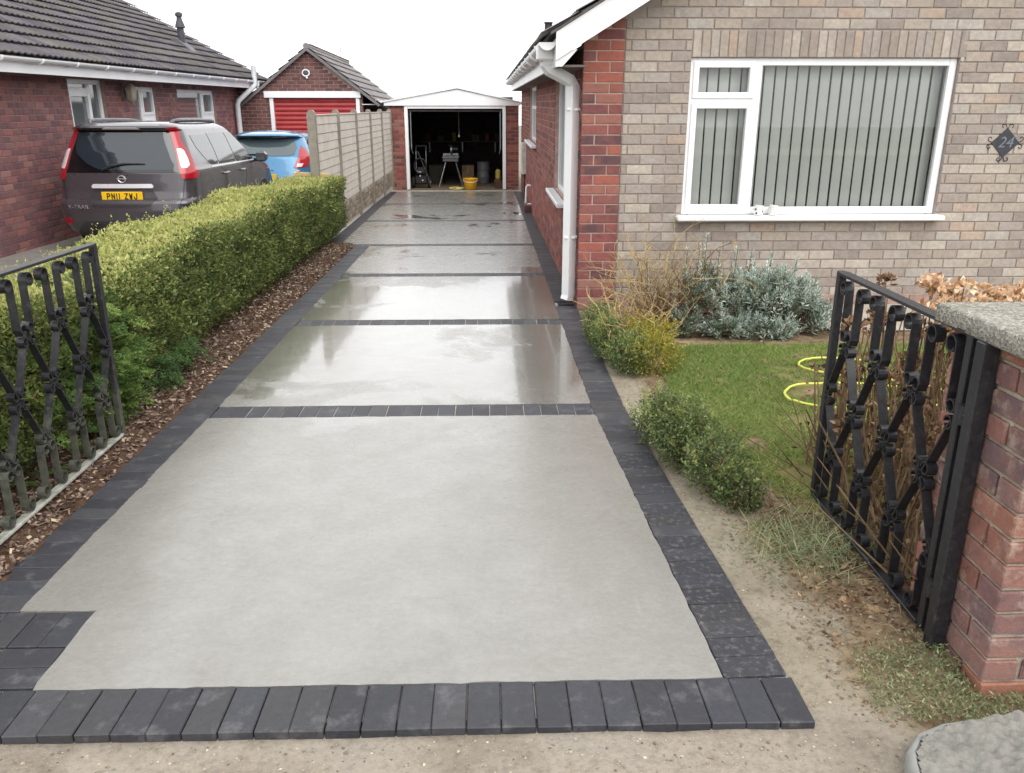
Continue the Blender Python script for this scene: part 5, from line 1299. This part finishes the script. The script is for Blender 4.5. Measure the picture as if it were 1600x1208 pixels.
lowcut = np.clip((.22-P_[:, 2])/.22, 0, 1)               # bare, open foot
top = f == 1
disp = (bulge*.055+fine*.028)
disp = disp*.75; disp[top] = (bulge*.018+fine*.022)[top]
P_ += N_*disp[:, None]; P_[:, 0] -= np.where(f == 0, lowcut*.16*(1+bulge), 0)
# round the shoulder
sh_ = (f == 0); over = np.clip((P_[:, 2]-(ztop(P_[:, 1])-.10))/.10, 0, 1); P_[:, 0] -= np.where(sh_, over**2*.0, 0)
keepm = (rng.random(n) > lowcut*.65) & (fine > -.40) & ~((bulge < -.30) & (fine < .02) & (f == 0))
P_, N_, f, d, top, fine, bulge = P_[keepm], N_[keepm], f[keepm], d[keepm], top[keepm], fine[keepm], bulge[keepm]
n = len(P_); D = unit(N_*.75+rng.normal(size=(n, 3))*.75+np.array([0, 0, .25]))
near = np.clip((7.5-P_[:, 1])/4, 0, 1)
Ln = rng.uniform(.013, .029, n)*(1.15-.25*near)*rng.choice([.7, 1.0, 1.0, 1.45], n); Wn = Ln*rng.uniform(.42, .6, n)
tone = np.clip(.30+.22*rng.normal(size=n)*.8+.26*bulge+.16*fine+np.where(top, .50, 0)-.06*(d/.17), 0, .9)  # overhead light painted into the top leaves, besides their yellow new growth
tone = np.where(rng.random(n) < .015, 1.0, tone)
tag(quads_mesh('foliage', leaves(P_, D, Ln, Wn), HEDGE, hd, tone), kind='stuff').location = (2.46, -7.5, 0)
# shoots breaking the clipped top
m = MB(); tips = []
for k in range(700):
    y = random.uniform(3.2, 12.3); x = random.uniform(HX0+.03, HX1-.02); z = float(ztop(np.array([y]))[0]); hgt = abs(random.gauss(0, .035))+.010+(.07 if random.random() < .03 else 0)
    a = Vector((x, y, z-.03)); b = a+Vector((random.gauss(0, .012), random.gauss(0, .012), .03+hgt)); tips += [a.lerp(b, t) for t in np.linspace(.3, 1, 6)]
T_ = np.array([tuple(p) for p in tips]); nT = len(T_)
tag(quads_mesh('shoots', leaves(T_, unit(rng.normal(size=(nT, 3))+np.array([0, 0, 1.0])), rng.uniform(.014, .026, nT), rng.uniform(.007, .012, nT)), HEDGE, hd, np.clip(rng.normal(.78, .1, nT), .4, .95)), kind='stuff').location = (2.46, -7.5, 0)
# inner leaf mass and stems
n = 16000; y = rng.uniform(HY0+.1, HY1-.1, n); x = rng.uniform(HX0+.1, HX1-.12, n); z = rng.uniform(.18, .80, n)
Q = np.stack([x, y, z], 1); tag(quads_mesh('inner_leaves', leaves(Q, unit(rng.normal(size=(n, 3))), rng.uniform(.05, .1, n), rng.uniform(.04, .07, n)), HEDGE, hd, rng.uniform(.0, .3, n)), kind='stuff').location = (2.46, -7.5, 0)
m = MB()
for k in range(46):
    y = HY0+.15+k*.206; x = -2.42+random.uniform(-.08, .08)
    for b in range(14):
        a = random.uniform(0, 6.28); e = Vector((x+.24*math.cos(a), y+.2*math.sin(a), random.uniform(.2, .75)))
        s0 = Vector((x, y, 0)); mid = s0.lerp(e, .5)+Vector((random.uniform(-.05, .05), random.uniform(-.05, .05), .03)); m.tube([s0, mid, e], [.012, .008, .004], 5, False)
tag(m.build('stems', TWIG, hd, (-2.46, 7.5, 0)), kind='stuff')

def sprays(center_list, nfan, length, mat, parent, off, leafl=(.012, .022), seed_tone=(.2, .9)):
    """flat fern-like conifer sprays"""
    Ps, Ds, Ls, Ws, Ts = [], [], [], [], []
    for (c, dr, ln) in center_list:
        dr = Vector(dr).normalized(); side = dr.cross(Vector((random.gauss(0, .4), random.gauss(0, .4), 1))).normalized(); tn = random.uniform(*seed_tone)
        for i in range(nfan):
            t = i/nfan; p = Vector(c)+dr*ln*t+Vector((0, 0, -.03*t*t))
            for sg in (-1, 1):
                bl_n = (1-t)*.45*ln+.012; bd = (dr*.8+side*sg*.8).normalized()
                for q in range(4):
                    pp = p+bd*bl_n*(q/4)
                    for s2 in (-1, 1):
                        dd = (bd+dr*.4*s2+side*sg*.2).normalized(); Ps.append(pp); Ds.append(dd); Ls.append(random.uniform(*leafl)); Ws.append(random.uniform(.004, .008)); Ts.append(min(1, max(0, tn+random.gauss(0, .12))))
    o = quads_mesh('foliage', leaves(np.array(Ps), np.array(Ds), np.array(Ls), np.array(Ws)), mat, parent, np.array(Ts), 'stuff'); o.location = (-off[0], -off[1], -off[2]); return o
cf = thing('conifer_shrub', 'bright green feathery conifer growing through the hedge end by the left gate', 'shrub', (-2.2, 4.45, 0))
lst = []
for k in range(190):
    y = random.uniform(3.5, 4.7) if k % 4 == 0 else random.uniform(4.15, 4.72); z = random.uniform(.04, .70)*(1 if random.random() < .8 else .6)
    x = -2.20+.12*(1-abs(z-.35)/.5)+random.uniform(-.06, .06)
    lst.append(((x, y, z), (random.uniform(.3, 1), random.uniform(-.8, .6), random.uniform(-.2, .8)), random.uniform(.06, .14)))
sprays(lst, 8, 0, CONIF, cf, (-2.2, 4.45, 0))
m = MB()
for k in range(9):
    y = 3.3+k*.16; m.tube([(-2.3, y, 0), (-2.26, y+.03, .3), (-2.22, y+.05, .6)], [.01, .007, .003], 5)
tag(m.build('stems', TWIG, cf, (-2.2, 4.45, 0)), kind='stuff')
# dark low sprays at the hedge foot
cf2 = thing('fern_spray', 'dark feathery spray drooping from the hedge foot near the first cross band', 'foliage', (-2.05, 5.3, .1))
lst = [((-2.14+random.uniform(-.04, .06), random.uniform(4.9, 5.7), random.uniform(.05, .24)), (random.uniform(.4, 1), random.uniform(-.7, .2), random.uniform(-.5, .2)), random.uniform(.08, .17)) for k in range(60)]
sprays(lst, 8, 0, CONIF, cf2, (-2.05, 5.3, .1), seed_tone=(.0, .35))

def blob_shrub(name, label, lobes, n, mat, leafl, leafw, tone=(.4, .2), stems=True, outw=.7, upb=.2, stem_mat=None, cat='shrub'):
    """lobes: (x,y,z, rx,ry,rz); leaves through the outer shell of each with clumps and gaps"""
    c = np.array(lobes)[:, :3].mean(0); base = (float(c[0]), float(c[1]), 0.0); t = thing(name, label, cat, base)
    vol = np.array([l[3]*l[4]+l[4]*l[5]+l[3]*l[5] for l in lobes]); cnt = (n*vol/vol.sum()).astype(int); PP, NN, TT = [], [], []
    for l, k in zip(lobes, cnt):
        u = unit(rng.normal(size=(k, 3))); rad = 1-.55*rng.random(k)**1.8
        g_ = fbm(u, 3.0, l[0]*7); fi = fbm(u, 8.0, l[1]*3)
        rad *= 1+.34*g_+.16*fi
        p = np.array(l[:3])+u*np.array(l[3:6])*rad[:, None]
        ok = (p[:, 2] > .01) & (fi > -.42); PP.append(p[ok]); NN.append(u[ok]); TT.append(np.clip(tone[0]+tone[1]*rng.normal(size=ok.sum())+.22*g_[ok]+.1*u[ok][:, 2], 0, 1))
    P_ = np.concatenate(PP); N_ = np.concatenate(NN); T_ = np.concatenate(TT); k = len(P_)
    D = unit(N_*outw+rng.normal(size=(k, 3))*.7+np.array([0, 0, upb])); Ls = rng.uniform(*leafl, k)*rng.choice([.75, 1.0, 1.35], k); Ws = rng.uniform(*leafw, k)*rng.choice([.8, 1.0, 1.25], k)
    o = quads_mesh('foliage', leaves(P_, D, Ls, Ws), mat, t, T_, 'stuff'); o.location = (-base[0], -base[1], 0)
    # shoots that stand clear of the mass
    sp_, sd_, st_ = [], [], []
    for l in lobes:
        for q in range(26):
            u = unit(rng.normal(size=(1, 3)))[0]; u[2] = abs(u[2]); a0 = np.array(l[:3])+u*np.array(l[3:6])*.9; d0 = unit((u+np.array([0, 0, .8])+rng.normal(size=3)*.3)[None])[0]; ln = random.uniform(.04, .11); tn = random.uniform(.45, .95)
            for w_ in range(14):
                aa = w_*2.4; sp_.append(a0+d0*ln*w_/14); sd_.append(d0*.7+np.array([math.cos(aa), math.sin(aa), .2])*.8); st_.append(tn)
    ns = len(sp_); so_ = quads_mesh('shoots', leaves(np.array(sp_), unit(np.array(sd_)), rng.uniform(leafl[0]*1.0, leafl[1]*1.2, ns), rng.uniform(leafw[0], leafw[1]*1.2, ns)), mat, t, np.array(st_), 'stuff'); so_.location = (-base[0], -base[1], 0)
    if stems:
        m = MB()
        for l in lobes:
            for q in range(22):
                e = Vector(l[:3])+Vector(unit(rng.normal(size=(1, 3)))[0]*np.array(l[3:6])*random.uniform(.7, 1.12))
                if e.z < .03: continue
                s0 = Vector((l[0]+random.uniform(-.05, .05), l[1]+random.uniform(-.05, .05), 0)); m.tube([s0, s0.lerp(e, .5)+Vector((random.uniform(-.03, .03), random.uniform(-.03, .03), .02)), e], [.006, .004, .0018], 5, False)
        tag(m.build('stems', stem_mat or TWIG, t, base), kind='stuff')
    return t
blob_shrub('box_shrub', 'low dark green box shrub beside the paved border nearest the gate', [(.92, 4.08, .12, .15, .20, .16), (.97, 3.78, .13, .16, .19, .16), (1.05, 3.47, .12, .15, .18, .16), (.98, 3.93, .16, .15, .2, .14), (1.11, 3.30, .07, .11, .11, .12)], 21000, BOXL, (.010, .02), (.006, .011), (.42, .2))
blob_shrub('box_shrub', 'leafy green box shrub at the foot of the brick pier by the downpipe', [(.84, 6.15, .14, .12, .22, .17), (.87, 5.75, .14, .14, .22, .16), (.95, 5.38, .13, .16, .20, .15)], 16000, BOXL, (.010, .02), (.006, .011), (.52, .2))
blob_shrub('box_shrub', 'yellowing half bare box shrub between the green one and the lawn', [(1.07, 5.6, .14, .18, .22, .17), (1.12, 5.3, .12, .17, .18, .15), (1.2, 5.75, .12, .15, .18, .15)], 10500, BOXY, (.010, .02), (.006, .011), (.5, .22), stem_mat=STRAW)
# silver leaved shrub: many short shoots, each a whorl of narrow leaves
def shoot_shrub(name, label, lobes, nshoot, mat, leafl, leafw, tone, per=26, sl=(.10, .2), droop=.0):
    c = np.array(lobes)[:, :3].mean(0); base = (float(c[0]), float(c[1]), 0.0); t = thing(name, label, 'shrub', base); m = MB()
    vol = np.array([l[3]*l[4]+l[4]*l[5]+l[3]*l[5] for l in lobes]); cnt = (nshoot*vol/vol.sum()).astype(int); Ps, Ds, Ls, Ws, Ts = [], [], [], [], []
    for l, k in zip(lobes, cnt):
        for q in range(k):
            u = Vector(unit(rng.normal(size=(1, 3)))[0]); u.z = u.z if u.z > -.3 else -u.z
            rad = random.uniform(.55, 1.0)*(1+.3*mnoise.noise(u*2.2+Vector((l[0]*5, l[1]*5, 0)))); tip = Vector(l[:3])+Vector((u.x*l[3], u.y*l[4], u.z*l[5]))*rad
            if tip.z < .04: continue
            d = (Vector((u.x, u.y, max(u.z, -.1)*.6+.75-droop))+Vector((random.gauss(0, .25), random.gauss(0, .25), random.gauss(0, .2)))).normalized(); ln = random.uniform(*sl)
            a = tip-d*ln; m.tube([Vector((l[0], l[1], .02)).lerp(a, .4), a, tip], [.004, .003, .0015], 4, False)
            outer = min(1, max(0, (rad-.5)/.6)); tn = tone+.25*outer+random.gauss(0, .12)
            for w_ in range(per):
                s_ = w_/per; ang = w_*2.4+random.uniform(-.3, .3); e1 = d.orthogonal().normalized(); e2 = d.cross(e1); side = e1*math.cos(ang)+e2*math.sin(ang)
                op = 1.25-.95*s_; dd = (d*(1-.55*op*.7)+side*op).normalized(); Ps.append(a.lerp(tip, s_)); Ds.append(dd); Ls.append(random.uniform(*leafl)*(1.1-.45*s_)); Ws.append(random.uniform(*leafw)); Ts.append(min(1, max(0, tn+.25*s_+random.gauss(0, .1))))
    o = quads_mesh('foliage', leaves(np.array([tuple(v) for v in Ps]), np.array([tuple(v) for v in Ds]), np.array(Ls), np.array(Ws)), mat, t, np.array(Ts), 'stuff'); o.location = (-base[0], -base[1], 0)
    tag(m.build('stems', TWIG, t, base), kind='stuff'); return t
SILVX = leaf_mat('silver_leaf_mixed', [(0, (58,74,50)), (.25, (92,108,86)), (.5, (134,148,136)), (.75, (170,181,172)), (1, (204,210,203))], .6, .15)
lobes = [(1.95, 6.38, .22, .34, .28, .34), (2.25, 6.33, .26, .36, .30, .33), (2.5, 6.38, .2, .28, .26, .32), (2.1, 6.5, .32, .34, .24, .28), (2.64, 6.38, .13, .18, .2, .2), (1.85, 6.22, .12, .25, .2, .16), (2.2, 6.18, .1, .28, .18, .16)]
sv = shoot_shrub('silver_shrub', 'rounded silvery grey leaved shrub beneath the front window', lobes, 640, SILVX, (.035, .06), (.008, .013), .26)
shoot_shrub('sage_shrub', 'taller loose grey green shrub left of the silver one', [(1.62, 6.4, .24, .20, .22, .36), (1.52, 6.25, .14, .18, .2, .2), (1.76, 6.55, .34, .16, .2, .32)], 170, SILVX, (.03, .05), (.007, .011), .08, sl=(.14, .28))
# upright silver shoots
m = MB(); Ps, Ds = [], []
for (x, y, z0, h_) in [(1.62, 6.4, .5, .22), (1.78, 6.4, .48, .22), (1.92, 6.4, .5, .2), (1.70, 6.5, .55, .24), (2.05, 6.45, .52, .14), (2.2, 6.4, .55, .1), (2.4, 6.4, .5, .1), (1.55, 6.5, .5, .18)]:
    m.tube([(x, y, .1), (x+.02, y, z0), (x+.03, y, z0+h_)], [.005, .004, .002], 5)
    for q in range(26):
        t_ = q/26; Ps.append((x+.02+.01*t_, y, z0+h_*t_)); a = random.uniform(0, 6.28); Ds.append((math.cos(a)*.7, math.sin(a)*.7, .7))
o = quads_mesh('upright_shoots', leaves(np.array(Ps), unit(np.array(Ds)), rng.uniform(.025, .045, len(Ps)), rng.uniform(.007, .011, len(Ps))), SILV, sv, rng.uniform(.4, .9, len(Ps)), 'stuff'); o.location = -sv.location
tag(m.build('shoot_stems', TWIG, sv, tuple(sv.location)), kind='stuff')

def twiggy(name, label, base, n, spread, hgt, mat, r0=.006, cat='shrub', depth=2, seed=3, lean=(0, 0)):
    rd_ = random.Random(seed); t = thing(name, label, cat, base); m = MB()
    def grow(p, d, ln, r, lev):
        pts = [p]; q = p.copy(); dd = d.copy(); k = 6
        for i in range(k):
            dd = (dd+Vector((rd_.gauss(0, .2), rd_.gauss(0, .2), rd_.gauss(0, .13)))).normalized(); q = q+dd*ln/k
            if q.z < .01: q.z = .01
            pts.append(q.copy())
        m.tube(pts, [r*(1-.65*i/k) for i in range(k+1)], 5, False)
        if lev > 0:
            for b in range(rd_.randint(2, 4)):
                i = rd_.randint(2, k); grow(pts[i], (dd+Vector((rd_.gauss(0, .8), rd_.gauss(0, .8), rd_.gauss(.15, .5)))).normalized(), ln*rd_.uniform(.35, .65), r*.6, lev-1)
    for i in range(n):
        a = rd_.uniform(0, 6.28); rr = rd_.uniform(0, .12); p = Vector((rr*math.cos(a), rr*math.sin(a), 0)); o_ = rd_.uniform(.1, 1)*spread
        grow(p, Vector((math.cos(a)*o_+lean[0], math.sin(a)*o_+lean[1], 1)).normalized(), hgt*rd_.uniform(.5, 1.1), r0*rd_.uniform(.6, 1.2), depth)
    tag(m.build('stems', mat, t), kind='stuff'); return t
twiggy('bare_shrub', 'bare straw coloured twiggy shrub against the pale wall by the pier', (1.36, 6.62, 0), 44, .95, .66, STRAW, .0075, seed=5)
twiggy('bare_shrub', 'brown leafless tangle of twigs beside the sage coloured shrub', (1.5, 6.4, 0), 34, 1.0, .46, TWIG, .006, seed=9)
twiggy('cut_stems', 'cut straw coloured stems sprawling over the yellowing box shrub', (1.05, 5.8, .05), 26, 1.5, .48, STRAW, .0065, cat='stems', depth=1, seed=4)

# hydrangea with dead flower heads behind the right gate
hy = thing('hydrangea', 'hydrangea with dry brown flower heads behind the right gate', 'shrub', (1.85, 3.1, 0))
m = MB(); heads = []; rd_ = random.Random(12)
for k in range(230):
    bx, by = rd_.uniform(1.53, 2.35), rd_.uniform(2.45, 3.75); h_ = rd_.uniform(.35, .98)
    ex, ey = bx+rd_.gauss(0, .13), by+rd_.gauss(0, .13)
    m.tube([(bx, by, 0), (bx+(ex-bx)*.4+rd_.gauss(0, .02), by+(ey-by)*.4, h_*.5), (ex, ey, h_)], [.006, .0045, .003], 5, False)
    if k % 3 == 0: heads.append((ex, ey, h_))
for k in range(170):
    bx, by = rd_.uniform(1.5, 2.3), rd_.uniform(2.35, 3.8); m.tube([(bx, by, 0), (bx+rd_.gauss(0, .2), by+rd_.gauss(0, .2), rd_.uniform(.2, .5))], [.005, .002], 4, False)
heads += [(1.52, 3.25, .62), (1.50, 3.30, .50), (1.49, 3.2, .40), (1.55, 3.35, .80), (1.60, 3.0, .72)]
for k in range(64):                                     # the pale heads that show above the coping
    heads.append((rd_.uniform(1.78, 2.75), rd_.uniform(3.05, 3.5), rd_.uniform(.80, .985)))
for (x, y, z) in heads[-64:]: m.tube([(x+rd_.gauss(0, .05), y+rd_.gauss(0, .05), 0), (x, y, z)], [.006, .003], 5, False)
tag(m.build('stems', plain('tan_twig', (140,116,88), (104,84,62), 20, .85), hy, (1.85, 3.1, 0)), kind='stuff')
for i, (x, y, z) in enumerate(heads):
    k = 60 if i >= len(heads)-64 else 30; u = unit(rng.normal(size=(k, 3))); u[:, 2] = np.abs(u[:, 2])*.8; rr = .042 if k > 40 else .036
    P_ = np.array((x, y, z))+u*rr*rng.uniform(.7, 1.1, (k, 1)); D = unit(np.cross(u, rng.normal(size=(k, 3)))+u*.4)
    pale_ = i >= len(heads)-64
    o = quads_mesh('flower_head', leaves(P_, D, rng.uniform(.022, .04, k), rng.uniform(.016, .028, k)), DEADH if pale_ else DEADB, hy, np.clip(rng.normal(.55 if pale_ else .5, .25, k), 0, 1)); o.location = (-1.85, -3.1, 0)
k = 3200; P_ = np.stack([rng.uniform(1.52, 2.6, k), rng.uniform(2.4, 3.8, k), rng.uniform(.05, .6, k)], 1)
o = quads_mesh('dead_leaves', leaves(P_, unit(rng.normal(size=(k, 3))), rng.uniform(.02, .045, k), rng.uniform(.012, .025, k)), DEADB, hy, rng.random(k), 'stuff'); o.location = (-1.85, -3.1, 0)

# grass
def blades(name, P_, hmin, hmax, mat, tone, lean=.5, w=.0035):
    n = len(P_); a = rng.uniform(0, 6.283, n); h_ = rng.uniform(hmin, hmax, n); D = unit(np.stack([np.cos(a)*lean*rng.random(n), np.sin(a)*lean*rng.random(n), np.ones(n)], 1)); b = a+rng.uniform(0, 3.14, n)
    S_ = np.stack([np.cos(b), np.sin(b), np.zeros(n)], 1)*w; V = np.empty((n, 4, 3)); V[:, 0] = P_-S_; V[:, 1] = P_+S_
    tip = P_+D*h_[:, None]; bend = np.stack([np.cos(a), np.sin(a), -.2*np.ones(n)], 1)*(h_*.45*lean)[:, None]
    V[:, 2] = tip+bend+S_*.35; V[:, 3] = tip+bend-S_*.35
    return quads_mesh(name, V, mat, None, tone, 'stuff')
n = 105000
x = 1.0+rng.random(n)**1.15*3.6; y = 2.72+rng.random(n)*3.3
den = np.array([nz2(a, b, 3.2, 2)+.5*nz2(a, b, 9, 4) for a, b in zip(x, y)])
edge = inpoly(x, y, LAWN) & inpoly(x-.07+.14*rng.random(n), y-.07+.14*rng.random(n), LAWN)
bare = np.clip((3.75-y)/.9, 0, 1)*np.clip((2.3-x)/.6, 0, 1)
ok = edge & (den > -.55+bare*1.0+.3*rng.random(n))
x, y, den = x[ok], y[ok], den[ok]; z = np.array([lawn_h(a, b) for a, b in zip(x, y)])
tone = np.clip(.36+.2*rng.normal(size=len(x))+.22*np.array([nz2(a, b, 1.6, 8) for a, b in zip(x, y)])+np.clip((4.2-y)/4, 0, .25), 0, 1)
tag(blades('grass', np.stack([x, y, z], 1), .014, .038, GRASS, tone, 1.1, .0026), 'short patchy green grass of the front lawn', 'grass')
# weeds by the pier
n = 11000; x = 1.13+rng.random(n)*.75; y = 1.9+rng.random(n)*.5
ok = ((x-1.5)/.36)**2+((y-2.07)/.19)**2 < 1+.5*rng.normal(size=n)
ok &= ~((x > 1.46) & (y > 2.02)); x, y = x[ok], y[ok]; z = np.array([verge_h(a, b) for a, b in zip(x, y)])
n = len(x); a = rng.uniform(0, 6.28, n); D = unit(np.stack([np.cos(a)*.9, np.sin(a)*.9, rng.uniform(.2, 1, n)], 1))
tag(quads_mesh('weeds', leaves(np.stack([x, y, z+rng.random(n)*.03], 1), D, rng.uniform(.009, .022, n), rng.uniform(.003, .006, n)), WEED, None, np.clip(rng.normal(.45, .22, n), 0, 1), 'stuff'), 'creeping grey green weeds at the foot of the gate pier', 'weeds')
n = 1500; x = 1.18+.2*rng.random(n)+.12*rng.normal(size=n); y = 2.75+.35*rng.random(n)+.1*rng.normal(size=n); z = np.array([verge_h(a, b) for a, b in zip(x, y)])
tag(blades('dry_grass', np.stack([x, y, z], 1), .02, .09, WEED, np.clip(rng.normal(.6, .25, n), 0, 1), 1.6, .002), 'straggling half dry grass tuft under the free end of the right gate', 'grass')
# litter of twigs and straw by the right gate
m = MB()
for k in range(200):
    x = random.uniform(1.08, 1.62); y = random.uniform(2.1, 3.4); z = verge_h(x, y)+.006; a = random.uniform(0, 6.28); l = random.uniform(.02, .09)
    m.tube([(x, y, z), (x+l*.5*math.cos(a), y+l*.5*math.sin(a), z+random.uniform(0, .02)), (x+l*math.cos(a+.3), y+l*math.sin(a+.3), z+random.uniform(0, .012))], random.uniform(.001, .0026), 4, False)
tag(m.build('twig_litter', plain('litter_stem', (142,122,90), (96,80,60), 25, .85)), 'dry twigs and straw littered on the earth by the right gate', 'twigs', kind='stuff')
n = 800; x = 1.38+.15*rng.normal(size=n); y = 2.78+.3*rng.normal(size=n); ok = (x > 1.1) & (y > 2.15); x, y = x[ok], y[ok]; n = len(x)
z = np.array([verge_h(a, b) for a, b in zip(x, y)])+rng.uniform(.002, .02, n); D = rng.normal(size=(n, 3)); D[:, 2] *= .3
tag(quads_mesh('leaf_litter', leaves(np.stack([x, y, z], 1), unit(D), rng.uniform(.012, .035, n), rng.uniform(.006, .016, n)), DEADB, None, rng.random(n)**1.5, 'stuff'), 'brown leaf litter on the earth beneath the right gate', 'leaf litter')
def clod(x, y, s, lab):
    m = MB(); vs = []; 
    for i in range(7):
        for j in range(10):
            th = math.pi*(i+.5)/7; ph = 2*math.pi*j/10; v = Vector((math.sin(th)*math.cos(ph), math.sin(th)*math.sin(ph), math.cos(th)*.6)); vs.append(v*s*(1+.55*mnoise.noise(v*1.8+Vector((x*9, y*9, 0)))+.3*mnoise.noise(v*5+Vector((x*9, y*9, 0)))))
    fs = [(i*10+j, i*10+(j+1) % 10, (i+1)*10+(j+1) % 10, (i+1)*10+j) for i in range(6) for j in range(10)] + [tuple(range(10))[::-1], tuple(range(60, 70))]
    m.add(vs, fs); o = m.build('earth_clod', EARTH); autosmooth(o, 20); o.location = (x, y, verge_h(x, y)+s*.1); tag(o, lab, 'clod', 'clods of earth by the right gate')
for (x, y, s, lab) in [(1.26, 2.52, .02, 'reddish clod of earth nearest the pier weeds'), (1.33, 2.45, .03, 'larger pale clod under the right gate post'), (1.2, 2.6, .013, 'small clod of earth beside the sandy strip'), (1.38, 2.62, .018, 'clod of earth half hidden behind the gate bottom rail')]: clod(x, y, s, lab)
# yellow hose on the lawn
hz = thing('garden_hose', 'yellow garden hose looping across the lawn behind the right gate', 'hose', (2.0, 4.9, 0))
m = MB(); ctrl = [(2.6, 5.45), (2.35, 5.53), (2.17, 5.44), (2.12, 5.28), (2.25, 5.12), (2.6, 4.98), (3.0, 4.9), (2.9, 4.72), (2.4, 4.9), (2.0, 4.92), (1.84, 4.80), (1.80, 4.62), (1.92, 4.5), (2.2, 4.42), (2.6, 4.46), (3.0, 4.6)]
pts = []
for i in range(len(ctrl)-1):
    p0, p1, p2, p3 = ctrl[max(i-1, 0)], ctrl[i], ctrl[i+1], ctrl[min(i+2, len(ctrl)-1)]
    for k in range(8):
        t = k/8; q = [.5*((2*p1[c])+(-p0[c]+p2[c])*t+(2*p0[c]-5*p1[c]+4*p2[c]-p3[c])*t*t+(-p0[c]+3*p1[c]-3*p2[c]+p3[c])*t**3) for c in (0, 1)]; pts.append((q[0], q[1], lawn_h(*q)+.034))
m.tube(pts, .008, 8); autosmooth(m.build('tube', HOSE_Y, hz, (2.0, 4.9, 0)))
m = MB(); m.tube([pts[0], tuple(Vector(pts[0])+Vector((.05, -.005, .0)))], .014, 8); m.build('connector', BLACK_PL, hz, (2.0, 4.9, 0))
# a dark wet leaf cluster on the far bay
dl = MB()
for k in range(7):
    x, y = .40+random.uniform(-.1, .12), 15.4+random.uniform(-.3, .3); a = random.uniform(0, 6.28); dl.add([(x, y, .004), (x+.05*math.cos(a), y+.05*math.sin(a), .02), (x+.09*math.cos(a+.3), y+.09*math.sin(a+.3), .006), (x+.04*math.cos(a+1), y+.04*math.sin(a+1), .012)], [(0, 1, 2, 3)])
tag(dl.build('wet_leaves', BLACK_PL), 'scatter of dark wet leaves on the far concrete by the house wall', 'leaves', kind='stuff')
SC.cycles.adaptive_threshold = .02; SC.cycles.max_bounces = 6; SC.cycles.diffuse_bounces = 3; SC.cycles.glossy_bounces = 3; SC.cycles.transmission_bounces = 4; SC.cycles.transparent_max_bounces = 8
SC.cycles.caustics_reflective = False; SC.cycles.caustics_refractive = False
